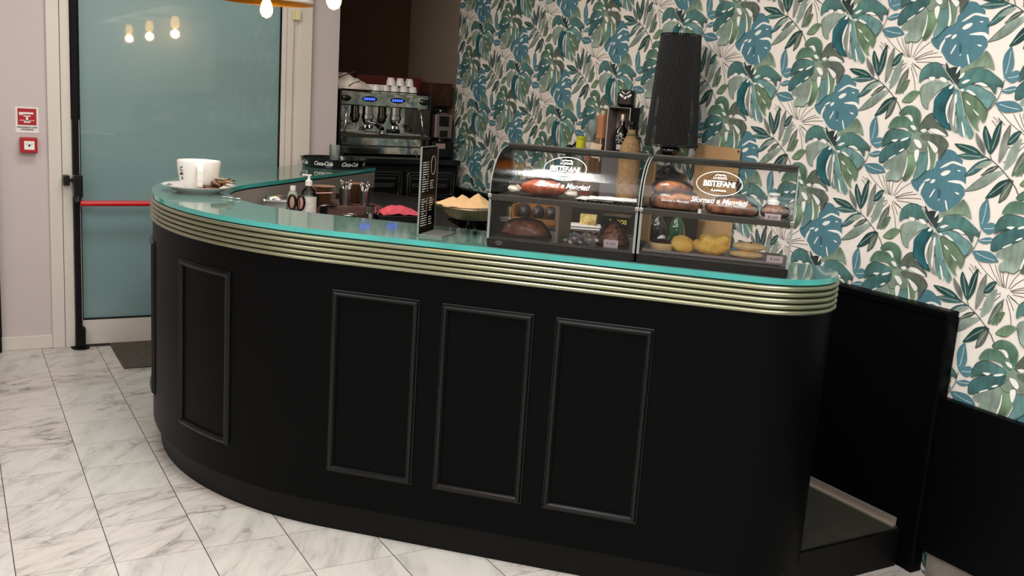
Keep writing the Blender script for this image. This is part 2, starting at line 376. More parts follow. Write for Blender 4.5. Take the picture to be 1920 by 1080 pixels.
# ---- wallpaper wall: wall slab with the printed leaves as one pattern mesh
PAL = {'B': (86, 131, 144), 'b': (58, 99, 113), 'W': (246, 245, 240), 'T': (70, 111, 111), 'E': (41, 77, 75), 'G': (146, 163, 152), 'D': (94, 104, 95), 'U': (131, 136, 130), 'g': (114, 141, 112), 't': (103, 142, 139), 'A': (126, 143, 126), 'c': (78, 117, 113), 'H': (95, 129, 110), 'O': (120, 142, 122), 'N': (43, 97, 104), 'k': (51, 64, 64), 'K': (87, 78, 71), 'w': (196, 210, 199), 'p': (138, 163, 146)}
WPD = "lK2.2:244,-104 303,-67 356,-22;lK2.2:234,-106 268,-73 296,-36;lK2.2:230,-106 255,-71 274,-34;lK2.2:228,-106 247,-70 260,-34;lK2.2:224,-107 236,-76 242,-44;lK2.2:220,-108 222,-77 218,-47;lK2.2:212,-107 197,-72 176,-42;lK2.2:207,-109 178,-77 143,-52;lK2.2:203,-114 167,-96 126,-83;lK2.2:200,-115 154,-99 107,-90;lK2.2:196,-118 141,-108 85,-105;lK2.2:191,-124 126,-125 62,-135;lK2.2:210,-127 186,-139 164,-153;lK2.2:213,-131 194,-153 180,-176;lK2.2:200,-134 151,-160 108,-190;lK2.2:223,-143 222,-193 232,-242;lK2.2:235,-135 266,-170 305,-201;lK2.2:235,-127 266,-141 301,-151;lK2.2:213,-142 191,-187 178,-234;lK2.0:345,-85 372,-62 347,-72 368,-49 339,-69 349,-52 320,-75;pB:44,36 33,45 23,62 19,77 -1,84 -26,78 -43,63 -62,50 -63,37 -81,20 -86,-10 -88,-31 -84,-43 -91,-67 -82,-81 -72,-105 -61,-120 -39,-131 -27,-143 -1,-142 32,-136 60,-121 83,-96 96,-83 117,-74 135,-58 141,-42 124,-30 117,-8 81,0 50,12;pW:26,14 4,32 -25,44 -57,38 -80,27 -48,32 -23,36 -1,24;pW:19,-6 3,7 -19,10 -14,-2 7,-12;pW:-12,-29 -44,-22 -72,-23 -89,-34 -90,-49 -70,-34 -46,-32;pW:86,-41 76,-31 60,-27 63,-34;pW:56,-43 51,-30 37,-28 42,-39;pW:100,-86 100,-65 85,-43 81,-49 91,-74 92,-93;pW:51,-90 37,-64 33,-67 47,-94;pW:-46,15 -62,14 -55,10;pW:-16,-101 -21,-99 -33,-131 -28,-132;pW:-49,-63 -69,-66 -63,-71;pW:14,-102 9,-95 8,-99;pb:21,-62 15,-59 7,-72 9,-90 17,-90;pT:-146,69 -129,75 -107,79 -85,78 -64,74 -47,69 -37,66 -48,62 -65,57 -87,56 -109,59 -130,63;lw1.6:-130,68 -92,69 -53,67;pT:-167,63 -148,59 -126,50 -109,36 -95,19 -85,6 -78,-4 -91,-1 -109,5 -128,17 -144,32 -158,49;lw1.6:-154,53 -122,31 -91,7;pG:-175,54 -164,55 -151,53 -139,48 -129,40 -121,34 -116,30 -124,29 -134,30 -147,34 -158,40 -168,48;pD:-204,43 -192,41 -178,37 -166,29 -156,19 -148,11 -143,6 -151,7 -162,10 -175,17 -187,26 -197,35;lw1.6:-195,38 -173,25 -152,12;pG:-227,28 -201,24 -170,13 -143,-4 -119,-25 -102,-43 -90,-55 -109,-52 -134,-45 -163,-30 -188,-11 -211,10;pE:-257,3 -238,-1 -216,-11 -201,-27 -188,-46 -179,-61 -174,-71 -187,-68 -205,-61 -223,-48 -238,-31 -250,-12;lw1.6:-245,-8 -215,-32 -186,-59;pD:-264,1 -251,-8 -238,-21 -232,-38 -228,-56 -227,-70 -226,-80 -235,-74 -247,-64 -256,-48 -261,-31 -264,-13;lw1.6:-259,-11 -244,-39 -232,-67;pU:-145,77 -144,91 -139,106 -130,120 -117,132 -107,142 -100,148 -100,139 -103,126 -110,112 -121,98 -133,86;pE:-165,81 -168,97 -166,117 -158,135 -146,153 -137,167 -130,175 -127,165 -127,149 -132,130 -142,111 -153,93;lw1.6:-159,95 -148,128 -135,161;pE:-168,82 -179,98 -188,119 -191,142 -191,166 -190,184 -189,196 -181,186 -172,170 -166,148 -165,124 -165,100;lw1.6:-170,99 -179,139 -186,179;pU:-203,55 -214,73 -224,98 -227,124 -226,150 -225,171 -223,184 -216,172 -207,154 -201,129 -199,103 -200,76;pE:-225,118 -237,120 -249,127 -257,137 -261,149 -264,159 -266,165 -257,164 -247,160 -237,152 -231,141 -226,129;lw1.6:-230,125 -246,141 -260,158;pG:-227,33 -243,46 -258,65 -265,87 -269,111 -271,129 -271,141 -261,133 -248,120 -237,99 -230,76 -227,52;pD:-259,15 -273,26 -286,43 -293,62 -298,82 -300,98 -301,108 -292,101 -281,89 -271,72 -265,52 -260,31;lw1.6:-265,29 -281,61 -295,94;pg:-272,16 -284,20 -296,28 -304,39 -308,51 -311,61 -313,68 -305,66 -295,61 -285,52 -279,40 -274,27;pE:-130,78 -117,90 -97,100 -75,104 -52,106 -34,106 -22,105 -32,97 -47,88 -68,81 -90,78 -113,77;lw1.6:-114,82 -77,93 -39,102;pg:-293,-12 -309,-15 -328,-14 -341,-5 -352,7 -360,18 -365,25 -354,28 -339,29 -324,23 -311,13 -300,0;lk3:-123,82 -152,69 -178,59 -208,40 -235,19 -259,-3 -278,-22 -294,-47;lk2.5:-166,79 -174,61;pB:-177,-178 -191,-162 -201,-141 -200,-120 -194,-98 -188,-82 -183,-71 -173,-81 -163,-96 -159,-117 -162,-139 -168,-161;lW1.6:-177,-161 -182,-124 -183,-87;pB:-179,-178 -191,-187 -205,-192 -217,-187 -228,-177 -236,-169 -240,-163 -232,-156 -221,-151 -208,-151 -196,-158 -186,-168;lW1.6:-188,-175 -210,-172 -231,-165;pB:-172,-220 -183,-225 -196,-227 -209,-224 -221,-218 -229,-212 -235,-208 -228,-205 -218,-202 -205,-203 -193,-207 -181,-213;lW1.6:-181,-217 -204,-215 -226,-210;pB:-156,-261 -168,-276 -188,-289 -209,-290 -232,-287 -250,-283 -261,-280 -253,-269 -240,-258 -220,-251 -198,-251 -174,-254;lW1.6:-172,-263 -209,-272 -246,-277;lk2.5:-115,-320 -131,-289 -154,-260 -169,-226 -176,-182;pG:275,5 256,27 219,50 176,84 156,59 167,12 180,-30 201,-52 226,-50 248,-54 258,-34 241,-12 271,-5;pg:170,71 143,76 131,41 131,8 145,-26 165,-46 177,-39 169,-2 164,38;pt:129,41 124,68 104,79 82,65 72,33 78,4 97,-16 123,-39 131,-25 121,9;pg:91,95 67,89 52,67 50,35 56,-1 68,21 73,53 86,74;pA:191,129 140,150 100,144 86,110 80,75 109,63 140,60 167,58 189,89;pT:296,13 297,44 283,65 250,88 203,105 169,114 166,88 196,61 225,43 256,26 279,13;pc:295,71 293,99 281,126 258,140 226,143 193,137 167,127 171,114 203,104 238,95 270,83 285,75;pH:276,143 267,167 250,185 222,191 198,188 175,173 157,160 138,151 153,135 177,139 195,151 228,151 255,146;pH:234,200 223,216 205,228 177,230 152,219 138,200 136,178 137,151 157,160 168,179 183,194 204,200 219,194;pD:139,148 125,178 109,199 85,208 76,184 57,173 26,152 12,132 38,136 70,145 97,151 114,139 130,138;pD:128,126 102,133 64,132 33,127 12,112 4,97 16,74 34,44 39,68 48,87 70,101 90,110 109,108;pW:176,158 161,160 150,151 150,143 165,146;pW:129,143 116,150 105,149 105,141 118,137;pW:210,98 204,107 176,116 184,106;pW:252,98 240,103 223,104 234,94;pW:212,58 201,69 188,72 196,63;pW:141,68 124,73 121,52 128,27 139,47;pW:152,108 128,107 114,88 120,78 137,87;pW:89,90 77,65 66,27 68,5 77,2 76,30 82,62;pW:90,151 63,153 40,145 15,131 37,132 76,139;pW:90,108 61,97 43,81 52,67 75,88;pW:197,197 179,195 168,179 173,173 185,183;pW:180,-30 171,11 170,41 167,42 166,5 174,-31;pW:252,31 226,46 224,43 250,27;lp2.5:138,150 158,121 168,88;pO:-28,-135 -54,-120 -80,-98 -90,-85 -109,-101 -123,-124 -131,-149 -108,-139 -76,-139 -33,-147 -14,-164 -2,-179 10,-177 3,-154;pU:19,-301 20,-274 13,-247 4,-232 -7,-263 -10,-296 0,-317 -9,-345 -26,-367 -7,-362 12,-333;pt:10,-223 -10,-227 -31,-259 -45,-303 -66,-335 -90,-366 -80,-387 -65,-371 -51,-354 -48,-379 -30,-365 -17,-334 -12,-295;pg:-20,-233 -56,-233 -88,-250 -113,-272 -129,-288 -130,-307 -121,-329 -106,-311 -100,-338 -109,-358 -81,-339 -53,-305 -35,-265;pt:-13,-213 -43,-201 -80,-203 -107,-215 -138,-229 -155,-245 -147,-257 -130,-282 -100,-255 -59,-232 -25,-228;pc:1,-206 -15,-171 -35,-155 -70,-144 -106,-148 -138,-166 -168,-187 -172,-206 -151,-202 -151,-230 -132,-211 -104,-195 -71,-192 -36,-206 -15,-213;pN:86,-279 86,-255 67,-229 36,-203 13,-214 22,-242 36,-270 34,-297 22,-328 2,-360 30,-353 65,-329 82,-311;pG:155,-228 149,-211 128,-198 97,-190 57,-194 35,-201 75,-223 102,-251 115,-273 111,-292 134,-280 146,-254;pc:162,-199 165,-169 153,-144 127,-128 96,-126 70,-140 51,-160 34,-182 75,-181 99,-177 131,-179 153,-188;pk:61,-125 46,-146 28,-142 4,-147 -3,-179 3,-199 26,-193 41,-175 52,-157;pW:80,-181 64,-177 46,-187 48,-193 63,-193;pW:34,-217 30,-207 19,-204 21,-215;pW:14,-165 10,-143 0,-138 2,-150;pW:0,-182 -9,-165 -21,-159 -16,-174;pW:-14,-195 -32,-184 -48,-185 -27,-197;pW:-68,-196 -92,-192 -117,-202 -109,-206 -83,-200;pW:33,-300 32,-270 19,-238 14,-242 23,-275 26,-308 13,-333 18,-334;pW:5,-239 -2,-235 -6,-260 -2,-271 -7,-316 -7,-349 1,-324 2,-281;pW:-37,-220 -53,-220 -78,-234 -71,-237 -51,-230;pW:-41,-256 -51,-258 -64,-269 -54,-269;pW:-74,-283 -88,-292 -103,-304 -93,-302;pW:-38,-334 -44,-336 -59,-372 -55,-381;pW:123,-178 99,-177 98,-187 113,-190;pW:-12,-220 -23,-215 -30,-222 -24,-225;pW:-73,-334 -80,-342 -99,-365 -93,-362;lw2.5:75,-134 46,-166 19,-192 -9,-220 -32,-266 -48,-309;lk1.5:154,-232 134,-278 111,-291 113,-269"
def wallpaper():
    m = bpy.data.materials.new('leaf_wallpaper'); m.use_nodes = True; nt = m.node_tree; N = nt.nodes; L = nt.links; b = N['Principled BSDF']
    at = N.new('ShaderNodeAttribute'); at.attribute_name = 'ink'
    tc = N.new('ShaderNodeTexCoord'); n = N.new('ShaderNodeTexNoise'); n.inputs['Scale'].default_value = 34; n.inputs['Detail'].default_value = 5
    mp = N.new('ShaderNodeMapping'); mp.inputs['Scale'].default_value = (1, 1.6, .6); L.new(tc.outputs['Object'], mp.inputs[0]); L.new(mp.outputs[0], n.inputs['Vector'])
    r = N.new('ShaderNodeMapRange'); r.inputs[1].default_value = .3; r.inputs[2].default_value = .7; r.inputs[3].default_value = .78; r.inputs[4].default_value = 1.2; L.new(n.outputs[0], r.inputs[0])
    v = N.new('ShaderNodeVectorMath'); v.operation = 'SCALE'; L.new(at.outputs['Color'], v.inputs[0])
    sub = N.new('ShaderNodeMath'); sub.operation = 'SUBTRACT'; sub.inputs[1].default_value = 1; L.new(r.outputs[0], sub.inputs[0])
    mu = N.new('ShaderNodeMath'); mu.operation = 'MULTIPLY'; L.new(sub.outputs[0], mu.inputs[0]); L.new(at.outputs['Alpha'], mu.inputs[1])
    ad = N.new('ShaderNodeMath'); ad.operation = 'ADD'; ad.inputs[1].default_value = 1; L.new(mu.outputs[0], ad.inputs[0]); L.new(ad.outputs[0], v.inputs[3])
    L.new(v.outputs[0], b.inputs['Base Color']); b.inputs['Roughness'].default_value = .75; b.inputs['Specular IOR Level'].default_value = .25
    cream = lin((246, 238, 229))
    V = [(0, -3.9, 0), (0, 6.35, 0), (0, 6.35, H), (0, -3.9, H)]; F = [(0, 1, 2, 3)]; C = [cream[:3]+(.12,)]*4
    # wall body
    V += [(.1, -3.9, 0), (.1, 6.35, 0), (.1, 6.35, H), (.1, -3.9, H)]; F += [(4, 7, 6, 5), (1, 5, 6, 2)]; C += [cream[:3]+(.12,)]*4
    def smooth(pts, k=3):
        n = len(pts); out = []
        for i in range(n):
            a, b_, c, d = (Vector(pts[(i+j) % n]) for j in (-1, 0, 1, 2))
            for q in range(k):
                t_ = q/k; out.append(.5*((2*b_)+(c-a)*t_+(2*a-5*b_+4*c-d)*t_*t_+(3*b_-a-3*c+d)*t_**3))
        return out
    unit = []
    R = random.Random(3)
    for idx, s_ in enumerate(WPD.split(';')):
        h, p = s_.split(':'); pts = [tuple(float(q)/1000 for q in w.split(',')) for w in p.split(' ')]
        cl = lin(PAL[h[1]]); x = -.0006-.00005*idx
        if h[0] == 'p':
            q = smooth(pts, 3 if len(pts) > 5 else 4)
            cy = sum(a[0] for a in q)/len(q); cz = sum(a[1] for a in q)/len(q)
            # inner ring gives the watercolour its lighter heart
            tri = tessellate_polygon([[Vector((a[0], a[1], 0)) for a in q]])
            wash = h[1] not in 'WBb'
            cols = []
            for a in q:
                f = 1+(noise.noise(Vector((a[0]*14+idx, a[1]*14, idx*3.1)))*.75 if wash else noise.noise(Vector((a[0]*9, a[1]*9, 2)))*.12)
                cols.append((cl[0]*f, cl[1]*f, cl[2]*f, .1 if h[1] == 'W' else (.35 if h[1] in 'Bb' else 1)))
            unit.append(([(x, a[0], a[1]) for a in q], [tuple(t_) for t_ in tri], cols))
            if wash and len(pts) > 8:      # dark brushed rim along the lower edges
                n = len(q); vs = []; fs = []; cc = []
                for i in range(n):
                    a = q[i]; d = (q[(i+1) % n]-q[i-1]); 
                    if d.length < 1e-6: d = Vector((1, 0))
                    d.normalize(); nn = Vector((-d[1], d[0])); w_ = .0013
                    vs += [(x-.00002, a[0]+nn[0]*w_, a[1]+nn[1]*w_), (x-.00002, a[0]-nn[0]*w_, a[1]-nn[1]*w_)]
                    lo = noise.noise(Vector((a[0]*6+idx, a[1]*6, 5)))
                    f = .42 if lo > .05 else 1.25
                    cc += [(cl[0]*f, cl[1]*f, cl[2]*f, .5)]*2
                for i in range(n): j = (i+1) % n; fs.append((2*i, 2*j, 2*j+1, 2*i+1))
                unit.append((vs, fs, cc))
        else:
            w_ = float(h[2:])/1000; n = len(pts); P = [Vector(a) for a in pts]
            if n > 2 and n < 7:
                Q = []
                for i in range(n-1):
                    a, b_, c, d = P[max(i-1, 0)], P[i], P[i+1], P[min(i+2, n-1)]
                    for k in range(4):
                        t_ = k/4; Q.append(.5*((2*b_)+(c-a)*t_+(2*a-5*b_+4*c-d)*t_*t_+(3*b_-a-3*c+d)*t_**3))
                P = Q+[P[-1]]; n = len(P)
            vs = []; fs = []
            for i in range(n):
                d = P[min(i+1, n-1)]-P[max(i-1, 0)]; d.normalize(); nn = Vector((-d[1], d[0]))*w_/2
                vs += [(x, P[i][0]+nn[0], P[i][1]+nn[1]), (x, P[i][0]-nn[0], P[i][1]-nn[1])]
            for i in range(n-1): fs.append((2*i, 2*i+1, 2*i+3, 2*i+2))
            unit.append((vs, fs, [cl[:3]+(.3,)]*len(vs)))
    for i in range(-6, 9):
        for k in range(-4, 5):
            oy = 2.333+i*.5225; oz = 1.48+(i % 2)*.25675+k*.5135
            if oz < -.2 or oz > H+.45 or oy < -.9: continue
            for vs, fs, cc in unit:
                o = len(V)
                V += [(v_[0], v_[1]+oy, v_[2]+oz) for v_ in vs]; F += [tuple(q+o for q in f) for f in fs]; C += cc
    me = bpy.data.meshes.new('wall_right'); me.from_pydata(V, [], F)
    a = me.color_attributes.new('ink', 'FLOAT_COLOR', 'POINT'); a.data.foreach_set('color', [c for q in C for c in q])
    bm = bmesh.new(); bm.from_mesh(me)
    for co, no in (((0, 6.35, 0), (0, 1, 0)), ((0, 0, H), (0, 0, 1)), ((0, 0, .0), (0, 0, -1)), ((0, -3.9, 0), (0, -1, 0))):
        bmesh.ops.bisect_plane(bm, geom=bm.verts[:]+bm.edges[:]+bm.faces[:], plane_co=co, plane_no=no, clear_outer=True)
    bm.to_mesh(me); bm.free(); me.materials.append(m)
    o = bpy.data.objects.new('wall_right', me); COL.objects.link(o); o.location = (WX, 0, 0); struct(o)
wallpaper()
# ---- black wainscot, tall black panel behind the bar, skirting
struct(obj('trim_4', MB().box((WX-.017, -.85, .389), (.034, 6.09, .587)), BLACKPAINT, bevel=.003))
struct(obj('baseboard_right', MB().box((WX-.010, -.87, .048), (.02, 6.05, .096)), mat('marble_skirting', (150, 144, 136), .4, var=.2, vscale=9, col2=(118, 112, 106))))
pnl = MB().box((WX-.026, 4.23, .49), (.052, 4.08, .98))
struct(obj('trim_5', pnl, BLACKPAINT, bevel=.003))
struct(obj('trim_6', MB().box((WX-.03, 4.23, .985), (.06, 4.08, .03)).box((WX-.029, 2.2, .49), (.058, .03, .98)), BLACKPAINT, bevel=.006))

# ================================================================== BAR COUNTER
C0 = Vector((.18, 4.31)); RO = 1.405; CO = Vector((C0.x+RO*math.sqrt(2), C0.y))
VF = 4.49*S2                                     # front line v
IC = Vector((.745, 4.305)); RI = .80; CI = Vector((IC.x+RI*math.sqrt(2), IC.y)); VI = 5.05*S2
XEND = 8.33
PO = []                                          # outer path: point, outward normal
capr = .25; cu_, cv_ = -.04, VF+capr; th1 = math.asin((VI-cv_)/capr)
for i in range(25):
    th = th1+(-pi/2-th1)*i/24; n = Vector((cos(th), sin(th)))
    p = UV(cu_+capr*n.x, cv_+capr*n.y); nn = UV(n.x, n.y); PO.append((Vector(p[:2]), Vector(nn[:2])))
ut = (C0.x-C0.y)*S2+RO
for i in range(1, 24):
    u = cu_+(ut-cu_)*i/24; PO.append((Vector(UV(u, VF)[:2]), Vector((-S2, -S2))))
for i in range(49):
    a = rad(225-90*i/48); n = Vector((cos(a), sin(a))); PO.append((CO+n*RO, n))
eo = Vector(((XEND-4.13)/2, (XEND+4.13)/2)); q0 = PO[-1][0]
for i in range(1, 17): PO.append((q0.lerp(eo, i/16), Vector((-S2, S2))))
SS = [0.0]
for i in range(1, len(PO)): SS.append(SS[-1]+(PO[i][0]-PO[i-1][0]).length)
def PATH(s, off=0):
    s = max(0, min(s, SS[-1]-1e-6)); i = 0
    while SS[i+1] < s: i += 1
    t = (s-SS[i])/(SS[i+1]-SS[i]); p = PO[i][0].lerp(PO[i+1][0], t); n = PO[i][1].lerp(PO[i+1][1], t).normalized()
    return p+n*off
def outer(off): return [p+n*off for p, n in PO]
PI_ = []
ei = Vector(((XEND-3.56)/2, (XEND+3.56)/2)); PI_.append(ei)
for i in range(33): a = rad(135+90*i/32); PI_.append(CI+Vector((cos(a), sin(a)))*RI)
PI_.append(Vector(UV(cu_+capr*cos(th1), VI)[:2]))
def inner(off):            # positive off = towards the bartender
    out = [PI_[0]+Vector((S2, -S2))*off]
    for i in range(33): a = rad(135+90*i/32); out.append(CI+Vector((cos(a), sin(a)))*(RI-off))
    return out+[PI_[-1]+Vector((S2, S2))*off]
S_U = lambda u: SS[24]+(cu_-u)                   # arclength of a point u on the straight front
S_A = lambda deg: SS[24]+(cu_-ut)+RO*rad(225-deg)

bc = thing('bar_counter', 'curved black bar counter with raised panels and ribbed champagne metal band', 'bar counter', (1.4, 4.0, 0))
SH = Vector((-1.4, -4.0, 0))
def shf(mb): return mb.xf(lambda v: v+SH)
b = MB(); ol = [tuple(p) for p in outer(0)]; il = [tuple(p) for p in inner(-.02)]
b.prism(ol+il, .115, 1.118)
obj('body', shf(b), BLACKPAINT, bc, smooth=True, ang=30)
k = MB(); k.prism([tuple(p) for p in outer(-.033)]+[tuple(p) for p in inner(-.05)], 0, .116); obj('kick_plate', shf(k), KICK, bc, smooth=True, ang=30)
g = MB(); ii = inner(-.022); io = inner(-.004)
for z0, z1, mi in ((1.015, 1.112, 0), (.16, 1.012, 1)):
    g.prism([tuple(p) for p in io]+[tuple(p) for p in reversed(ii)], z0, z1, mi)
obj('inner_fascia', shf(g), [GREYLAM, BROWNLAM], bc, smooth=True, ang=30)
for j in range(5):
    z = 1.0305+.0195*j; n = len(PO); vs = []; fs = []
    prof = [(-.004, -.0092)]+[(cos(a)*.0125-.001, sin(a)*.0088) for a in [rad(q) for q in range(-80, 81, 16)]]+[(-.004, .0092)]
    for p, nn in PO:
        for h, dz in prof: q = p+nn*h; vs.append((q.x, q.y, z+dz))
    kk = len(prof)
    for i in range(n-1):
        for q in range(kk-1): fs.append((i*kk+q, (i+1)*kk+q, (i+1)*kk+q+1, i*kk+q+1))
    for base in (0, (n-1)*kk): fs.append(tuple(base+q for q in range(kk)))
    obj('rail', shf(MB().add(vs, fs)), GOLD, bc, smooth=True, ang=50)
def moulding(s0, s1, z0, z1):
    prof = [(0, -.001), (0, .005), (.003, .0065), (.0045, .0055), (.008, .013), (.013, .0155), (.018, .0135), (.022, .007), (.0235, .0075), (.025, .005), (.025, -.001)]
    NS = 14; rings = []
    for w, h in prof:
        a, b_, c, d = s0+w, s1-w, z0+w, z1-w; ring = []
        for i in range(NS): ring.append((a+(b_-a)*i/NS, d))
        for i in range(6): ring.append((b_, d+(c-d)*i/6))
        for i in range(NS): ring.append((b_+(a-b_)*i/NS, c))
        for i in range(6): ring.append((a, c+(d-c)*i/6))
        rings.append([(*PATH(s, h), z) for s, z in ring])
    n = len(rings[0]); vs = [v for r in rings for v in r]; fs = []
    for i in range(len(rings)-1):
        for q in range(n): r = (q+1) % n; fs.append((i*n+q, i*n+r, (i+1)*n+r, (i+1)*n+q))
    return MB().add(vs, fs)
for s0, s1 in ((S_U(-.348), S_U(-.68)), (S_U(-.756), S_U(-1.086)), (S_U(-1.168), S_U(-1.502)), (S_A(206.8), S_A(192.4)), (S_A(176.5), S_A(162))):
    obj('panel_moulding', shf(moulding(s0, s1, .245, .93)), MOULD, bc, smooth=True, ang=35)

gt = thing('glass_countertop', 'sea green frosted glass top with bright edge along the curved bar', 'countertop', (1.4, 4.0, 1.12))
SG = Vector((-1.4, -4.0, -1.12))
b = MB(); b.prism([tuple(p) for p in outer(.004)]+[tuple(p) for p in inner(.0)], 1.1205, 1.1395, 0, ms=1)
obj('glass_slab', b.xf(lambda v: v+SG), [TOPGLASS, EDGEGLASS], gt, smooth=True, ang=30, bevel=0)

# ---- raised floor step behind the bar, trim, worktop
st = MB(); st.prism([(3.073, 2.27), (3.073, 6.12), (2.3, 6.12), (1.9, 5.3), (1.35, 4.35), (1.5, 3.9), (2.45, 2.9), (2.44, 2.27)], 0, .15)
struct(obj('floor_step', st, [RUBBER]))
struct(obj('trim_7', MB().box((2.75, 2.262, .072), (.63, .016, .144)), KICK))
struct(obj('trim_8', MB().box((3.062, 3.6, .168), (.006, 2.65, .036)).box((3.055, 3.6, .153), (.018, 2.65, .006)), mat('aluminium_angle', (200, 186, 176), .35, .6)))
wt = MB(); wt.prism([(1.10, 4.2), (1.22, 3.93), (2.43, 2.72), (2.87, 3.21), (2.10, 3.98), (2.25, 4.6), (2.70, 5.1), (2.36, 5.85), (1.9, 5.42), (1.25, 4.76), (1.12, 4.5)], .965, 1.0)
work = obj('worktop', wt, WORKM, bevel=.003); tag(work, 'dark brown worktop behind the glass bar counter', 'worktop')
mtb = MB().box((1.16, 5.965, .006), (.68, .56, .011)); tag(obj('door_mat', mtb, MATFAB, bevel=.004), 'grey ribbed door mat on the marble in front of the glass door', 'door mat')

# ================================================================== BACK COUNTER + COFFEE MACHINE
bk = thing('coffee_cabinet', 'black coffee counter with two chrome framed knock drawers in the alcove', 'cabinet', (2.655, 6.13, .15))
obj('carcass', MB().box((0, .32, .5), (.83, .60, 1.0)), BLACKMAT, bk)
obj('counter_slab', MB().box((0, .31, 1.02), (.84, .66, .036)), BLACKPL, bk, bevel=.004)
for x in (-.19, .2):
    d = obj('drawer', MB().box((x, -.012, .865), (.37, .024, .20)), BLACKPL, bk, bevel=.006)
    def rr(w, h, r, y): 
        pts = []
        for sx, sz, a0 in ((1, 1, 0), (-1, 1, 90), (-1, -1, 180), (1, -1, 270)):
            for i in range(5): a = rad(a0+90*i/4); pts.append((x+sx*(w/2-r)+r*cos(a), y, .867+sz*(h/2-r)+r*sin(a)))
        return pts
    obj('drawer_trim', MB().tube(rr(.345, .165, .02, -.026), .0028, 6, closed=True).tube(rr(.31, .13, .012, -.024), .002, 6, closed=True), STEEL, d, smooth=True)
    obj('handle', MB().box((x-.01, -.03, .908), (.27, .012, .014)).box((x-.01, -.028, .862), (.26, .008, .03)), DARKSTEEL, d, bevel=.003)

em = thing('espresso_machine', 'chrome two group espresso machine with blue lit buttons', 'coffee machine', (2.575, 6.28, 1.189))
obj('upper_housing', MB().box((0, .21, .375), (.634, .42, .092)), mat('polished_steel', (225, 224, 218), .07, 1), em, bevel=.006)
obj('side_panel', MB().box((-.322, .2, .22), (.012, .44, .42)), BLACKPL, em, bevel=.004); obj('side_panel', MB().box((.322, .2, .22), (.012, .44, .42)), BLACKPL, em, bevel=.004)
obj('back_splash', MB().box((0, .2, .235), (.63, .01, .19)), mat('polished_steel', (225, 224, 218), .07, 1), em)
obj('rear_body', MB().box((0, .32, .2), (.62, .2, .38)), DARKSTEEL, em)
obj('top_rail', MB().tube([(-.315, .0, .432), (.315, .0, .432), (.315, .4, .432), (-.315, .4, .432)], .004, 6, closed=True).box((-.315, 0, .426), (.008, .008, .02)).box((.315, 0, .426), (.008, .008, .02)), BLACKPL, em)
dt = MB().box((0, .08, .135), (.64, .26, .022))
for i in range(26): dt.box((-.3+i*.024, .05, .148), (.008, .2, .004))
obj('drip_tray', dt, DARKSTEEL, em, bevel=.002)
obj('lower_panel', MB().box((.012, .055, .095), (.6, .02, .056)).box((.012, .05, .038), (.6, .02, .052)), MATS['polished_steel'], em, bevel=.003)
obj('foot', MB().lathe([(0, 0), (.02, 0), (.018, .02), (0, .02)], (-.28, .08, -.0)).lathe([(0, 0), (.02, 0), (.018, .02), (0, .02)], (.28, .08, 0)).box((0, .2, .012), (.56, .25, .012)), BLACKPL, em)
for x in (-.125, .075):
    tp = obj('touch_panel', MB().lathe([(0, -.004), (.05, -.004), (.053, .0), (.05, .002), (0, .002)], (x+.01, -.003, .377), 32, M=UPX, sy=.36), BLACKPL, em)
    l = MB()
    for i in range(5): l.sph((x-.026+.016*i, -.0075, .377), (.0075, .002, .009), 10, 6)
    obj('button', l, LEDB, tp); tp.children[0]['kind'] = 'stuff'
for x in (-.285, .285):
    obj('steam_knob', MB().lathe([(0, 0), (.03, 0), (.034, .012), (.03, .03), (.012, .036), (0, .036)], (x, 0, .376), 24, M=UPX, sy=.62).box((x, -.036, .376), (.03, .006, .006)), BLACKPL, em, smooth=True, ang=40)
for x in (-.1, .1):
    gh = obj('group_head', MB().lathe([(0, .33), (.036, .33), (.036, .275), (.042, .272), (.042, .245), (.03, .235), (0, .235)], (x, .07, 0), 28), CHROME, em, smooth=True, ang=40)
    pf = obj('portafilter', MB().lathe([(0, .245), (.036, .245), (.036, .225), (.02, .205), (0, .205)], (x, .07, 0), 24).tube([(x, .04, .222), (x+.012, -.04, .212), (x+.025, -.12, .195)], [.007, .012, .014], 12).tube([(x-.014, .07, .21), (x-.016, .066, .185)], .006, 8).tube([(x+.014, .07, .21), (x+.016, .066, .185)], .006, 8), [CHROME], em, smooth=True, ang=40)
    obj('portafilter_handle', MB().tube([(x+.014, -.05, .211), (x+.02, -.09, .203), (x+.028, -.14, .19)], [.011, .015, .012], 12), BLACKPL, pf, smooth=True, ang=50)
for x, dx in ((.262, .004), (-.275, -.01)):
    obj('steam_wand', MB().sph((x, .03, .325), .011, 12, 8).tube([(x, .03, .325), (x, .0, .30), (x+dx, -.02, .22), (x+dx*2, -.02, .15)], [.005, .005, .006, .007], 10), CHROME, em, smooth=True)
obj('pressure_gauge', MB().lathe([(0, 0), (.03, 0), (.032, .008), (.028, .012), (0, .010)], (-.292, .1, .205), 28, M=UPX), CHROME, em, smooth=True, ang=40)
tm = thing('portafilter', 'loose black and chrome portafilter lying on the machine drip tray', 'portafilter', (2.56, 6.27, 1.342))
obj('base', MB().lathe([(0, 0), (.034, 0), (.034, .012), (.026, .016), (.026, .03), (0, .03)], (0, 0, 0), 24), CHROME, tm, smooth=True, ang=40)
obj('handle', MB().tube([(.02, -.01, .02), (.06, -.03, .022), (.1, -.05, .02)], [.01, .014, .012], 12), BLACKPL, tm, smooth=True)

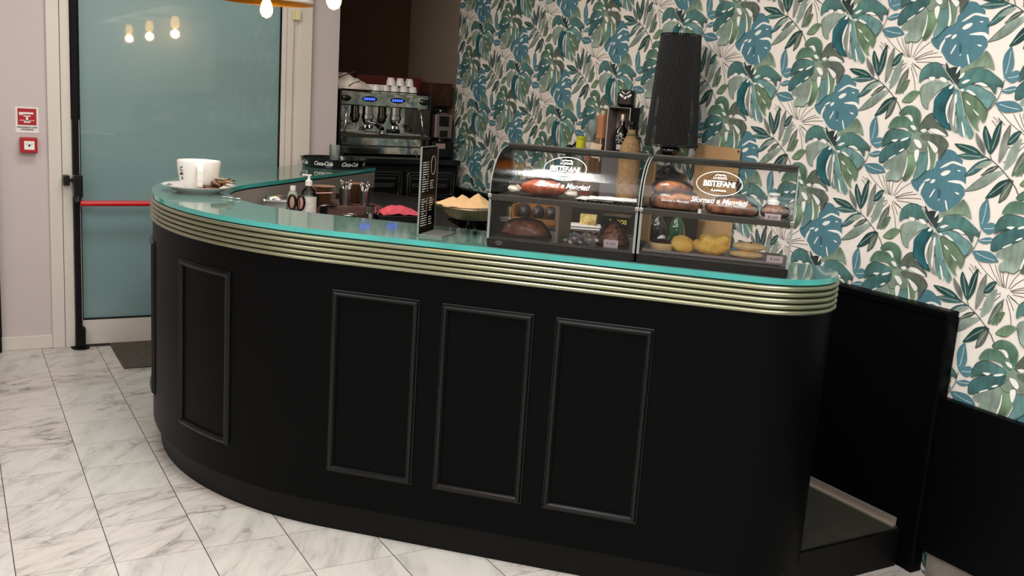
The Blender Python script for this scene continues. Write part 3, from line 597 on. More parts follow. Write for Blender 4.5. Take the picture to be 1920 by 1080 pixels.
# cups upside down on the machine
cup = thing('espresso_cup', 'white espresso cup upside down on the machine, nearest the towel', 'cup', (2.52, 6.33, 1.612))
obj('cup_body', MB().lathe([(.0, .052), (.016, .052), (.022, .05), (.029, .028), (.032, .0), (.029, 0), (.026, .028), (.019, .047), (0, .049)], (0, 0, 0), 20), PORC, cup, smooth=True, ang=60)
obj('handle', MB().tube([(.026, 0, .038), (.042, 0, .036), (.045, 0, .022), (.03, 0, .012)], .0035, 8), PORC, cup, smooth=True)
used = [(2.48, 6.33)]
gl_ = 'small white espresso cup stacked upside down on the coffee machine'
cup['label'] = gl_; cup['group'] = 'espresso cups on the coffee machine'
for i in range(5):
    for j in range(3):
        if (i, j) == (0, 0): continue
        dup(cup, (2.52+i*.067, 6.33+j*.075, 1.612), random.uniform(0, 6), gl_)
for i in range(3): dup(cup, (2.64+i*.068, 6.365+.0*i, 1.6645), random.uniform(0, 6), gl_)
# towel
tw = MB(); nx, ny = 26, 14
hs = {}
for i in range(nx+1):
    for j in range(ny+1):
        a = i/nx; c = j/ny
        env = (sin(pi*min(1, c*1.05))**.5)*((1-a)**.55)*(.55+.45*min(1, a*6))
        z = .008+.115*env*(1+.18*sin(a*17+c*6)*(1-a)); z += .012*noise.noise(Vector((a*6, c*5, 1)))
        hs[i, j] = (-.1+a*.26, -.02+c*.24+.012*sin(a*9), max(.003, z))
for i in range(nx):
    for j in range(ny): tw.add([hs[i, j], hs[i+1, j], hs[i+1, j+1], hs[i, j+1]], [(0, 1, 2, 3)])
t_ = obj('bar_towel', tw, CLOTH, smooth=True, loc=(2.35, 6.33, 1.612)); md = t_.modifiers.new('s', 'SOLIDIFY'); md.thickness = .006; md.offset = -1
tag(t_, 'crumpled beige towel with dark stripe on top of the espresso machine', 'towel')
st_ = MB().tube([(-.1, -.008, .08), (-.05, -.0, .1), (-.0, .02, .118), (.03, .03, .125)], .004, 6).tube([(-.03, -.018, .03), (.0, -.016, .05), (.05, -.01, .066)], .003, 6)
o_ = obj('stripe', st_, mat('dark_stripe', (70, 52, 46), .9), t_)

# grinder
gr = thing('coffee_grinder', 'tall coffee grinder with smoky bean hopper beside the espresso machine', 'coffee grinder', (3.006, 6.31, 1.189))
obj('base', MB().box((0, .08, .06), (.17, .26, .12)).box((0, .14, .2), (.13, .12, .3)), BLACKPL, gr, bevel=.01)
obj('doser', MB().box((0.005, .0, .22), (.135, .07, .165)), mat('grinder_plate', (150, 132, 132), .3, .6), gr, bevel=.01)
obj('doser_window', MB().box((.005, -.038, .255), (.075, .008, .07)).box((.005, -.038, .17), (.06, .008, .045)), BLACKPL, gr, bevel=.003)
obj('lid', MB().lathe([(0, .335), (.01, .33), (.012, .322), (.05, .314), (.058, .304), (0, .304)], (.0, .02, 0), 28), CHROME, gr, smooth=True, ang=40)
obj('spout', MB().lathe([(0, .09), (.02, .09), (.03, .13), (0, .13)], (.0, -.0, 0), 20), CHROME, gr, smooth=True, ang=40)
obj('label_plate', MB().box((-.02, -.052, .085), (.07, .003, .035)), mat('pale_plate', (170, 140, 130), .5), gr)
hp = obj('bean_hopper', MB().box((-.005, .1, .435), (.178, .17, .155)), SMOKE, gr, bevel=.008)
obj('coffee_beans', MB().box((-.005, .1, .405), (.165, .15, .085)), mat('beans', (62, 36, 30), .6, var=.6, vscale=120, bump=.8, bscale=150), hp)
wb = thing('wooden_board', 'dark red wooden board behind the cups at the alcove back', 'board', (2.85, 6.86, 1.19))
obj('board', MB().box((-.02, 0, .27), (.51, .03, .54)), REDWOOD, wb); obj('edge_strip', MB().box((.24, -.002, .27), (.012, .036, .545)), mat('board_edge', (110, 80, 66), .5), wb)
tag(obj('plinth', MB().box((2.85, 6.87, .595), (.5, .14, 1.19)), BROWNWALL), 'dark brown plinth supporting the red wooden board in the alcove', 'plinth')

# ================================================================== THINGS ON THE GLASS TOP
ZT = 1.1397
cp = thing('giant_cup', 'oversized white porcelain cup on a saucer at the curved end of the bar', 'cup', (.968, 4.49, ZT+.0115), rad(-8))
cp.scale = (.92, .92, .92)
R_ = .102
obj('bowl', MB().lathe([(0, .006), (.05, .006), (.056, 0), (.06, .004), (.073, .016), (.088, .04), (.097, .075), (R_, .135), (R_-.002, .138), (R_-.006, .135), (.091, .075), (.08, .04), (.06, .018), (0, .014)], (0, 0, 0), 56), PORC, cp, smooth=True, ang=60)
hd = MB(); pts = [(.09*cos(rad(-65)), .09*sin(rad(-65)))]
dr_ = Vector((cos(rad(-92)), sin(rad(-92)), 0)); sd = Vector((-dr_.y, dr_.x, 0))
hp_ = [(.092, .115), (.125, .118), (.142, .1), (.142, .06), (.13, .03), (.08, .018)]
vs = []; fs = []
for i in range(21):
    t = i/20*(len(hp_)-1); a = min(int(t), len(hp_)-2); f = t-a; r = hp_[a][0]*(1-f)+hp_[a+1][0]*f; z = hp_[a][1]*(1-f)+hp_[a+1][1]*f
    r2 = hp_[min(a+1, 5)][0]-hp_[a][0]; z2 = hp_[min(a+1, 5)][1]-hp_[a][1]; nl = math.hypot(r2, z2); nr, nz = z2/nl, -r2/nl
    for du, dw in ((-.013, -.005), (.013, -.005), (.013, .005), (-.013, .005)):
        p = dr_*(r+nr*dw)+sd*du; vs.append((p.x, p.y, z+nz*dw))
for i in range(20):
    for q in range(4): r = (q+1) % 4; fs.append((i*4+q, i*4+r, (i+1)*4+r, (i+1)*4+q))
fs += [(0, 1, 2, 3), (80, 81, 82, 83)]
obj('handle', MB().add(vs, fs), PORC, cp, bevel=.003)
# printed emblem on the left side of the cup
q = MB()
for s_, zz, sz in (('C', .1, .03), ('affe', .078, .018), ('&', .056, .02)):
    tmb = text_mb(s_, sz, shear=.2, extra=.0006)
    def wrap(v, zz=zz):
        a = rad(-148)+v.x/.1; z = v.y+zz; r = .0975+(z-.075)*.075+.0012
        if z < .075: r = .089+(z-.04)*.26+.0016
        return Vector((cos(a)*r, sin(a)*r, z))
    tmb.xf(wrap); merge(q, tmb)
obj('emblem', q, INK, cp)
sa = thing('saucer', 'large white saucer with black lettering under the oversized cup', 'saucer', (.968, 4.49, ZT), rad(-8))
sa.scale = (.92, .92, .92)
obj('plate', MB().lathe([(0, .004), (.085, .004), (.092, 0), (.098, .0), (.1, .004), (.13, .014), (.166, .03), (.17, .0315), (.171, .034), (.166, .034), (.13, .0185), (.1, .0105), (0, .0105)], (0, 0, 0), 72), PORC, sa, smooth=True, ang=50)
q = MB()
for i, ch in enumerate('COFFEE TIME COFFEE'):
    if ch == ' ': continue
    tmb = text_mb(ch, .022, extra=.0006); a = rad(150+i*6.2)
    def wr(v, a=a):
        r = .145-v.y; aa = a+v.x/.145; return Vector((cos(aa)*r, sin(aa)*r, .0255+(r-.145)*.42+.0012))
    merge(q, tmb.xf(wr))
obj('lettering', q, INK, sa)
# sugar sachets heaped on the saucer
packs = [(.04, -.1, .028, 10, .3), (.075, -.075, .034, 60, .2), (.105, -.04, .036, 100, .35), (.09, -.09, .045, 30, -.2), (.12, -.07, .046, 140, .15), (.06, -.11, .042, 80, .4), (.128, -.02, .044, 20, -.3), (.1, -.06, .056, 170, .2)]
pk = None
for i, (x, y, z, a, tl) in enumerate(packs):
    w = MB(); 
    for ii in range(7):
        for jj in range(5):
            pass
    nx, ny = 6, 4; vv = []
    for s in (1, -1):
        for ii in range(nx+1):
            for jj in range(ny+1):
                X = (ii/nx-.5)*.074; Y = (jj/ny-.5)*.042; e = (1-abs(2*ii/nx-1)**3)*(1-abs(2*jj/ny-1)**3)
                vv.append((X, Y, s*.005*e+.002*sin(ii*1.7+i)))
    fs = []
    o1 = (nx+1)*(ny+1)
    for s in (0, 1):
        for ii in range(nx):
            for jj in range(ny):
                a_ = s*o1+ii*(ny+1)+jj; fs.append((a_, a_+ny+1, a_+ny+2, a_+1))
    w.add(vv, fs)
    Mx = Matrix.Rotation(rad(a), 4, 'Z') @ Matrix.Rotation(tl, 4, 'X')
    w.xf(lambda v: (Mx @ v))
    o = obj('sugar_sachet', w, mat('sachet_brown', (84, 46, 32), .6, var=.8, vscale=40, col2=(150, 104, 72)) if i not in (2, 4, 7) else mat('sachet_cream', (222, 208, 172), .6, var=.5, vscale=60, col2=(120, 80, 50)), loc=(.963+x*.95, 4.49+y*.95, ZT+z*1.12), smooth=True)
    tag(o, 'brown sugar sachet in the small heap beside the giant cup' if i not in (2, 4, 7) else 'cream sugar sachet in the small heap beside the giant cup', 'sachet', 'sugar sachets brown' if i not in (2, 4, 7) else 'sugar sachets cream')
sp = thing('teaspoon', 'steel teaspoon lying on the glass top in front of the giant saucer', 'spoon', (1.02, 4.26, ZT+.002), rad(-42))
obj('spoon_body', MB().tube([(-.07, 0, .002), (0, 0, .004), (.05, 0, .002)], [.0025, .0018, .002], 8).sph((.068, 0, .003), (.02, .013, .003), 16, 8), CHROME, sp, smooth=True)

# serving tray with soft drink lettering
ty = thing('serving_tray', 'round black tray with white script lettering on the far glass top', 'tray', (2.10, 5.94, ZT), rad(0))
obj('tray_body', MB().lathe([(0, .003), (.178, .003), (.185, 0), (.19, .006), (.203, .052), (.206, .055), (.206, .058), (.201, .057), (.198, .052), (.184, .009), (0, .008)], (0, 0, 0), 72), mat('black_enamel', (14, 14, 14), .22, coat=.4), ty, smooth=True, ang=40)
for a0 in (-78, -128, -28, -178, 22, 72, 122):
    tmb = text_mb('Coca-Cola', .034, shear=.35, extra=.0008, spacing=.82)
    def wr(v, a0=a0):
        a = rad(a0)+v.x/.2; z = .031+v.y; r = .19+(z-.006)*.283+.0012; return Vector((cos(a)*r, sin(a)*r, z))
    obj('lettering', tmb.xf(wr), WINK, ty)
mg = thing('glass_mug', 'clear glass mug standing on the black tray', 'glass', (2.125, 5.985, ZT+.0085), rad(20))
obj('mug_body', MB().lathe([(0, .004), (.026, .004), (.03, .0), (.034, .004), (.036, .125), (.0335, .125), (.031, .012), (0, .01)], (0, 0, 0), 32), clear('mug_glass', (232, 238, 236), frost=.18), mg, smooth=True, ang=50)
obj('handle', MB().tube([(.034, 0, .105), (.062, 0, .105), (.07, 0, .085), (.066, 0, .045), (.034, 0, .03)], .004, 8), GLASSC, mg, smooth=True)

# menu stand
ms = thing('menu_stand', 'tall clear acrylic price list stand on the counter beside the basket', 'menu stand', UV(-1.225, 3.33, ZT), RZ)
obj('panel', MB().box((0, .02, .158), (.005, .165, .31)), clear('soft_acrylic', gloss=.15), ms)
obj('edge', MB().box((0, -.0635, .158), (.006, .003, .312)).box((0, .1035, .158), (.006, .003, .312)).box((0, .02, .313), (.006, .165, .003)).box((.0, .02, .003), (.008, .165, .004)), ACRG, ms)
obj('foot', MB().box((.045, .02, .003), (.09, .165, .0045)), ACRG, ms)
obj('price_sheet', MB().box((.0, .02, .16), (.0015, .150, .29)), mat('menu_card', (70, 52, 38), .5, var=.6, vscale=14, col2=(24, 18, 14)), ms)
tl = MB(); RR = random.Random(5)
for i in range(26):
    z = .258-.0085*i-(.012 if i > 13 else 0)
    if i in (13,): continue
    w = RR.uniform(.026, .048); tl.box((.0034, -.05+w/2, z), (.0006, w, .0028)); tl.box((.0034, .005, z), (.0006, .008, .0028))
    if i > 7 and i not in (12, 20, 21): w = RR.uniform(.022, .04); tl.box((.0034, .03+w/2, z), (.0006, w, .0026))
obj('price_lines', tl, mat('menu_print', (230, 222, 206), .7), ms)['kind'] = 'stuff'
q = ring_mb(.024, .034, .0015); q.xf(lambda v: Vector((.0034-v.z, .055+v.x, .245+v.y))); obj('emblem_ring', q, mat('menu_print', (196, 186, 168), .7), ms)

# napkin basket
nb = thing('wire_bowl', 'wire mesh bowl on clear glass feet left of the display cases', 'bowl', UV(-1.10, 3.50, ZT), RZ)
wb_ = MB(); RB = .132
for k_ in range(60):
    for sgn in (1, -1):
        pts = []
        for i in range(9):
            t = i/8; a = 2*pi*k_/60+sgn*t*.9; r = .045+(RB-.045)*t**.8; pts.append((cos(a)*r, sin(a)*r, .048+.047*t**1.7))
        wb_.tube(pts, .0011, 3, cap=False)
obj('mesh', wb_, mat('bowl_wire', (150, 142, 116), .35, .8), nb, smooth=True)
obj('bowl_shell', MB().lathe([(0, .047), (.045, .048), (.085, .061), (.115, .08), (RB, .096)], (0, 0, 0), 48), clear('bowl_glass', (150, 144, 120), frost=.4), nb, smooth=True)
obj('rim', MB().tube([(cos(2*pi*i/48)*RB, sin(2*pi*i/48)*RB, .096) for i in range(48)], .003, 8, closed=True), mat('bowl_wire', (150, 142, 116), .35, .8), nb, smooth=True)
for a in (30, 120, 210, 300):
    obj('foot', MB().tube([(cos(rad(a))*.045, sin(rad(a))*.045, .05), (cos(rad(a))*.06, sin(rad(a))*.06, .02), (cos(rad(a))*.068, sin(rad(a))*.068, .003)], [.006, .006, .008], 10), GLASSC, nb, smooth=True)
for i, (x, y, zr, hgt) in enumerate(((-.05, -.01, 10, .045), (.02, .01, 40, .05), (-.095, .0, -25, .028))):
    n = MB(); g_ = {}; K = 8
    for a in range(K+1):
        for c in range(K+1):
            X = (a/K-.5)*.135; Y = (c/K-.5)*.13; e = max(0, 1-abs(X)/.07)*max(0, 1-abs(Y)/.068)
            g_[a, c] = (X, Y, hgt*e**.9+.006*noise.noise(Vector((X*20, Y*20, i))))
    for a in range(K):
        for c in range(K): n.add([g_[a, c], g_[a+1, c], g_[a+1, c+1], g_[a, c+1]], [(0, 1, 2, 3)])
    p = UV(-1.10+x*.8, 3.50+y, ZT+.093+.002*i)
    o = obj('paper_napkin', n, CREAMN, loc=p, rz=RZ+rad(zr)); md = o.modifiers.new('s', 'SOLIDIFY'); md.thickness = .001
    tag(o, ('peach paper napkin with low peak in the wire bowl', 'peach paper napkin with the tallest peak in the wire bowl', 'peach paper napkin hanging over the left rim of the bowl')[i], 'napkin')

# ================================================================== DISPLAY CASES
def case(name, label, L, u0, both=True):
    D = .30; c = thing('display_case', label, 'display case', UV(u0, VF+.022, ZT), RZ)
    obj('base', MB().box((L/2, D/2, .017), (L, D, .026)).box((L/2, .004, .0165), (L-.01, .012, .031)), BLACKPL, c, bevel=.002)
    obj('base_shelf', MB().box((L/2, D/2+.004, .0325), (L-.012, D-.02, .004)), mat('steel_tray', (120, 116, 110), .3, .7), c)
    obj('lower_pane', MB().box((L/2, .0015, .099), (L, .003, .136)), ACR, c)
    def prof():
        p = [(.0, .03), (.0, .178)]
        for i in range(13): t = pi/2*i/12; p.append((.195*(1-cos(t)), .19+.147*sin(t)))
        p += [(D-.01, .337), (D-.01, .03)]
        return p
    P_ = prof()
    for x in (.0015, L-.0015):
        n = len(P_); w = MB(); vs = [(x-.0015, a, z) for a, z in P_]+[(x+.0015, a, z) for a, z in P_]
        t = tessellate_polygon([[Vector((a, z, 0)) for a, z in P_]]); w.add(vs, [tuple(q) for q in t]+[tuple(i+n for i in reversed(q)) for q in t]+[(i, (i+1) % n, (i+1) % n+n, i+n) for i in range(n)])
        sp_ = obj('side_pane', w, ACR, c)
        e = MB().tube([(x, a, z) for a, z in P_[1:-1]], .0026, 6); obj('pane_edge', e, ACRG, sp_, smooth=True)
    n = 12; vs = []; fs = []
    for i in range(n+1):
        t = pi/2*i/n; a, z = .195*(1-cos(t)), .19+.147*sin(t)
        for d in (0, .003): vs += [(.003, a+d*cos(t), z-d*sin(t)), (L-.003, a+d*cos(t), z-d*sin(t))]
    for i in range(n):
        o = i*4; fs += [(o, o+1, o+5, o+4), (o+2, o+6, o+7, o+3)]
    cpn = obj('curved_pane', MB().add(vs, fs), ACRC, c, smooth=True)
    obj('middle_shelf', MB().box((L/2, D/2, .172), (L-.008, D-.01, .004)), ACRS, c)
    obj('shelf_rail', MB().box((L/2, -.001, .171), (L-.004, .006, .020)), mat('rail_grey', (66, 64, 60), .35, .6), c, bevel=.002)
    obj('top_rail', MB().box((L/2, .197, .335), (L, .012, .024)), mat('rail_grey', (66, 64, 60), .35, .6), c, bevel=.003)
    obj('top_pane', MB().box((L/2, .245, .338), (L-.006, .09, .003)), ACR, c)
    for x in (.004, L-.004):
        obj('corner_post', MB().box((x, .0, .1), (.008, .008, .14)), ACRG, c)
        obj('clip', MB().box((x, -.004, .176), (.014, .012, .012)), CHROME, c, bevel=.002)
    # decal on the curved pane
    def onp(v, cx, cz, off=.0012):
        z = cz+v.y; t = math.asin(max(-1, min(1, (z-.19)/.147))); t = max(t, 0)
        a = .195*(1-cos(t)); return Vector((cx+v.x, a-off*cos(t), z+off*sin(t)))
    return c, cpn, onp
def decal(c, pane, onp, cx, cz, mirror=False):
    q = ring_mb(.073, .037, .0022); q.xf(lambda v: onp(v, cx, cz)); 
    t = text_mb('BISTEFANI', .0235, extra=.0008, spacing=.95); merge(q, t.xf(lambda v: onp(v, cx, cz-.001)))
    t = text_mb('LA BONTA', .009, extra=.0003); merge(q, t.xf(lambda v: onp(v, cx, cz+.0165)))
    t = text_mb('la pasticceria', .009, shear=.3, extra=.0003); merge(q, t.xf(lambda v: onp(v, cx, cz-.0195)))
    r = MB(); 
    for k in (-1, 0, 1): r.sph((k*.012, .0255, 0), (.007, .002, .0004), 10, 6, M=Matrix.Rotation(k*-.4, 3, 'Z'))
    merge(q, r.xf(lambda v: onp(v, cx, cz)))
    obj('emblem_print', q, WINK, pane)
    t = text_mb('Sfornati e Mangiati', .0235, shear=.3, extra=.0005); t.xf(lambda v: onp(v, cx+.005, cz-.053)); obj('slogan_print', t, WINK, pane)
c1, p1, f1 = case('display_case', 'left clear display case with curved front holding wrapped cakes', .508, -.948)
decal(c1, p1, f1, .245, .281)
obj('divider', MB().box((.237, .12, .1), (.01, .20, .132)), mat('divider_grey', (120, 112, 104), .4, .3), c1)
q = ring_mb(.012, .007, .0012); q.xf(lambda v: Vector((.045+v.x, -.0035-v.z, .017+v.y))); t = text_mb('ISA', .009); merge(q, t.xf(lambda v: Vector((.045+v.x, -.0035-v.z, .017+v.y))))
obj('maker_badge', q, mat('badge_grey', (120, 118, 114), .5), c1)
c2, p2, f2 = case('display_case', 'right clear display case with curved front holding golden pastries', .482, -.434)
decal(c2, p2, f2, .24, .276)
q = ring_mb(.073, .037, .0016); t = text_mb('BISTEFANI', .0235, extra=.0006, spacing=.95); merge(q, t.xf(lambda v: Vector((-v.x, v.y, v.z)))); t = text_mb('LA BONTA', .009); merge(q, t.xf(lambda v: Vector((-v.x, v.y+.0165, v.z))))
q.xf(lambda v: Vector((.256+v.x, D_ if False else .288-v.z, .262+v.y))); obj('rear_emblem', q, INK, c2)  # dark mirrored copy of the emblem at the back of the case

def put(name, label, cat, u, z, v=3.31, rz=0, group=None): return thing(name, label, cat, UV(u, v, z), RZ+rad(rz), group)
ZS = ZT+.1745; ZB = ZT+.035
# --- upper left: wrapped orange loaf, paper
w = put('wrapped_loaf', 'orange glazed loaf in clear wrap on the left case upper shelf', 'bread', -.79, ZS)
obj('loaf', MB().sph((0, 0, .026), (.078, .035, .027), 28, 14).wob(.006, 30, 1).xf(lambda v: Vector((v.x, v.y, max(.002, v.z)))), SALMON, w, smooth=True)
obj('wrapper', MB().sph((0, 0, .028), (.1, .042, .03), 28, 14).wob(.007, 40, 2).xf(lambda v: Vector((v.x*(1+.25*max(0, abs(v.x)-.07)/.03), v.y, max(.001, v.z)))), WRAP, w, smooth=True)
for s in (-1, 1):
    pl = MB(); pl.sph((s*.1, 0, .014), (.024, .03, .012), 12, 8).wob(.006, 60, 3+s).xf(lambda v: Vector((v.x, v.y, max(.001, v.z)))); obj('twist_end', pl, mat('wrap_white', (232, 226, 210), .4), w, smooth=True)
for i in range(3):
    pp = MB(); K = 8; g_ = {}
    for a in range(K+1):
        for c in range(5): g_[a, c] = ((a/K-.5)*.13, (c/4-.5)*.11, .003*i+.002+.002*noise.noise(Vector((a*.7, c*.8, i*4))))
    for a in range(K):
        for c in range(4): pp.add([g_[a, c], g_[a+1, c], g_[a+1, c+1], g_[a, c+1]], [(0, 1, 2, 3)])
    p = UV(-.60+.035*i, 3.31, ZS+.002); o = obj('paper_liner', pp, PAPER, loc=p, rz=RZ+rad(4*i)); md = o.modifiers.new('s', 'SOLIDIFY'); md.thickness = .001
    tag(o, 'white paper liner on the right half of the left case upper shelf', 'paper', 'paper liners in the left case')
tr = MB().box((0, 0, .003), (.47, .2, .004))
for i in range(30): tr.box((-.22+i*.0152, 0, .006), (.006, .19, .003))
tag(obj('ribbed_tray', tr, STEEL, loc=UV(-.694, 3.33, ZS-.0015), rz=RZ), 'ribbed steel tray on the left case upper shelf', 'tray')
for ob in [o for o in COL.objects if o.name.startswith(('wrapped_loaf', 'paper_liner'))]: ob.location.z += .0065
# --- lower left
w = put('wrapped_cake', 'dark brown cake in clear wrap at the bottom of the left case', 'cake', -.84, ZB, 3.30)
obj('cake', MB().sph((0, 0, .0), (.082, .042, .055), 32, 14).wob(.005, 40, 5).xf(lambda v: Vector((v.x, v.y, max(.006, v.z)))), mat('dark_cake', (164, 88, 50), .5, var=.6, vscale=40, col2=(92, 44, 26), bump=.4), w, smooth=True)
obj('wrapper', MB().sph((0, 0, .0), (.094, .05, .066), 32, 14).wob(.005, 36, 6).xf(lambda v: Vector((v.x, v.y, max(.002, v.z)))), WRAP, w, smooth=True)
obj('cake_board', MB().lathe([(0, 0), (.088, 0), (.088, .004), (0, .004)], (0, 0, .001), 32, sy=.5), mat('pale_board', (150, 130, 126), .6), w)
RR = random.Random(11); cols = [(206, 196, 186), (112, 140, 150), (220, 170, 176), (150, 160, 130), (196, 190, 200), (120, 96, 80), (236, 232, 226)]
first = {}
for i in range(26):
    ci = i % len(cols); u = -.685+RR.random()*.13; v = 3.225+RR.random()*.14; lev = 0 if i < 14 else (1 if i < 22 else 2)
    if lev: u = -.66+RR.random()*.09
    z = ZB+.0065+.012*lev
    if ci not in first:
        cy = MB().sph((0, 0, 0), (.012, .008, .0065), 12, 8).add([(-.010, 0, 0), (-.022, -.008, .002), (-.022, .008, -.002), (.010, 0, 0), (.022, -.008, -.002), (.022, .008, .002)], [(0, 1, 2), (3, 5, 4)])
        o = obj('wrapped_sweet', cy, mat('foil_%d' % ci, cols[ci], .3, .2), smooth=True); first[ci] = o
    else:
        o = first[ci].copy(); COL.objects.link(o)
    o.location = UV(u, v, z); o.rotation_euler = (RR.uniform(-.3, .3), RR.uniform(-.3, .3), RR.uniform(0, 6))
    tag(o, ('silver grey', 'blue grey', 'pink', 'olive green', 'lilac grey', 'brown', 'white')[ci]+' foil wrapped sweet in the heap inside the left display case', 'sweet', 'wrapped sweets '+('silver', 'blue', 'pink', 'olive', 'lilac', 'brown', 'white')[ci])
w = put('biscuit_bag', 'clear bag of brown nut biscuits behind the leftmost price tag', 'biscuits', -.532, ZB, 3.30)
obj('biscuit_heap', MB().lathe([(0, .075), (.012, .07), (.03, .045), (.046, .02), (.05, .004), (0, .004)], (0, 0, 0), 24).wob(.007, 60, 3), NUT, w, smooth=True)
obj('bag', MB().lathe([(0, .1), (.006, .088), (.02, .078), (.042, .05), (.055, .02), (.057, .002), (0, .001)], (0, 0, 0), 24).wob(.005, 50, 8), WRAP, w, smooth=True)
def ptag(u, z, v, label, w_=.05, h_=.024, txt='€ 2,50'):
    t = put('price_tag', label, 'price tag', u, z, v); obj('card', MB().box((0, 0, h_/2), (w_, .0012, h_)), PINKTAG, t); obj('stand', MB().box((0, .008, .001), (w_*.6, .016, .002)), WHITEPL, t)
    q = text_mb(txt, .011, extra=.0002); q.xf(lambda v: UPX @ v+Vector((0, -.001, h_*.5))); obj('price_print', q, mat('grey_print', (120, 110, 120), .7), t)
ptag(-.527, ZB+.0, 3.232, 'pale price tag standing before the biscuit bag in the left case', .048, .026)
ptag(-.017, ZS+.001, 3.222, 'pale price tag on the right case upper shelf before the jar', .05, .022)
ptag(.004, ZB+.008, 3.222, 'pale price tag at the lower right corner of the right case', .05, .022)
# --- right case upper
for nm, u, lab, k_ in (('brioche_loaf', -.333, 'brown wrapped brioche at the left of the right case upper shelf', 0), ('brioche_loaf', -.15, 'brown wrapped brioche in the middle of the right case upper shelf', 1)):
    w = put(nm, lab, 'brioche', u, ZS, 3.30)
    obj('crust', MB().sph((0, 0, .012), (.078, .036, .046-.008*k_), 32, 14).wob(.006, 36, 9+k_).xf(lambda v: Vector((v.x, v.y, max(.002, v.z)))), CRUST, w, smooth=True)
    obj('wrapper', MB().sph((0, 0, .014), (.089, .044, .054-.008*k_), 32, 14).wob(.008, 42, 12+k_).xf(lambda v: Vector((v.x, v.y, max(.001, v.z)))), WRAP, w, smooth=True)
    q = text_mb('Sfornati e Mangiati', .012, shear=.3, extra=.0002)
    obj('wrapper_print', q.xf(lambda v: UPX @ v+Vector((0, -.045, .03))), WINK, w)
w = put('brioche_loaf', 'smaller brown wrapped brioche stacked on top of the left brioche', 'brioche', -.35, ZS+.052, 3.31)
obj('crust', MB().sph((0, 0, .01), (.058, .03, .028), 28, 12).wob(.005, 40, 20).xf(lambda v: Vector((v.x, v.y, max(-.008, v.z)))), CRUST, w, smooth=True)
obj('wrapper', MB().sph((0, 0, .011), (.07, .035, .034), 28, 12).wob(.006, 45, 21).xf(lambda v: Vector((v.x, v.y, max(-.009, v.z)))), WRAP, w, smooth=True)
w = put('sprinkle_jar', 'small jar of chopped nuts with white cap on the right case upper shelf', 'jar', -.012, ZS, 3.29)
obj('contents', MB().sph((0, 0, .02), (.04, .03, .024), 24, 12).xf(lambda v: Vector((v.x, v.y, max(.002, v.z)))), NUT, w, smooth=True)
obj('bag', MB().sph((0, 0, .021), (.046, .034, .028), 24, 12).wob(.004, 60, 5).xf(lambda v: Vector((v.x, v.y, max(.001, v.z)))), WRAP, w, smooth=True)
obj('cap', MB().lathe([(0, .046), (.018, .044), (.018, .056), (.011, .058), (.010, .072), (.018, .074), (.018, .08), (0, .08)], (-.008, 0, 0), 24), WHITEPL, w, smooth=True, ang=40)
tag(obj('white_peg', MB().lathe([(0, 0), (.006, 0), (.006, .016), (0, .018)], (0, 0, 0), 14), WHITEPL, loc=UV(-.245, 3.205, ZS), smooth=True, ang=40), 'tiny white peg at the front edge of the right upper shelf', 'peg')
tag(obj('tray_liner', MB().box((0, 0, .003), (.46, .19, .003)), clear('frost_tray', (246, 244, 240), frost=.12), loc=UV(-.194, 3.33, ZS-.003), rz=RZ), 'grey liner sheet under the brown brioches on the upper right shelf', 'tray liner')
for ob in [o for o in COL.objects if o.name.startswith(('brioche_loaf', 'sprinkle_jar', 'white_peg'))]: ob.location.z += .003
# --- right case lower
tag(obj('pastry_tray', MB().box((0, 0, .002), (.44, .2, .003)).box((0, -.1, .005), (.44, .003, .009)).box((0, .1, .005), (.44, .003, .009)).box((-.22, 0, .005), (.003, .2, .009)).box((.22, 0, .005), (.003, .2, .009)), mat('tray_paper', (150, 142, 144), .6), loc=UV(-.2, 3.325, ZB+.001), rz=RZ), 'grey paper lined tray holding golden pastries in the right case', 'tray')
ZP = ZB+.0048
w = put('chocolate_tart', 'round tart with a dark chocolate filling at the tray left end', 'tart', -.362, ZP, 3.29)
obj('shell', MB().lathe([(0, 0), (.038, 0), (.046, .02), (.044, .024), (.04, .021), (0, .018)], (0, 0, 0), 36), BISC, w, smooth=True, ang=50)
obj('filling', MB().lathe([(0, .034), (.02, .033), (.036, .028), (.044, .0235), (0, .0185)], (0, 0, 0), 36), CHOC, w, smooth=True)
w = put('sugared_bun', 'round sugared bun leaning between the tart and the twisted pastry', 'bun', -.295, ZP, 3.275)
Mt = Matrix.Rotation(rad(38), 3, 'X') @ Matrix.Rotation(rad(12), 3, 'Y')
obj('bun_body', MB().sph((0, 0, 0), (.038, .037, .017), 28, 12, M=Mt).wob(.003, 50, 4).xf(lambda v: v+Vector((0, 0, .0265))), YEL, w, smooth=True)
w = put('twisted_pastry', 'large ridged golden twisted pastry in the right case', 'pastry', -.2, ZP, 3.275)
tp = MB()
for k_, (cx, cz, rx, rz_, ry, yy) in enumerate(((-.028, .024, .036, .022, .034, 0), (.022, .022, .038, .021, .034, -.004), (-.014, .046, .03, .02, .03, .006), (.026, .048, .034, .022, .03, .006))):
    s_ = MB().sph((0, 0, 0), (rx, ry, rz_), 40, 18)
    ang = .5 if k_ % 2 else -.4
    def rd(v, rx=rx, ry=ry, rz_=rz_, ang=ang):
        t = v.x*cos(ang)+v.z*sin(ang); f = 1+.045*sin(t*330); return v*f
    s_.xf(rd).xf(lambda v: Matrix.Rotation(-ang*.8, 3, 'Y') @ v+Vector((cx, yy, cz))); merge(tp, s_)
tp.xf(lambda v: Vector((v.x, v.y, max(0, v.z))))
obj('pastry_body', tp, YEL, w, smooth=True)
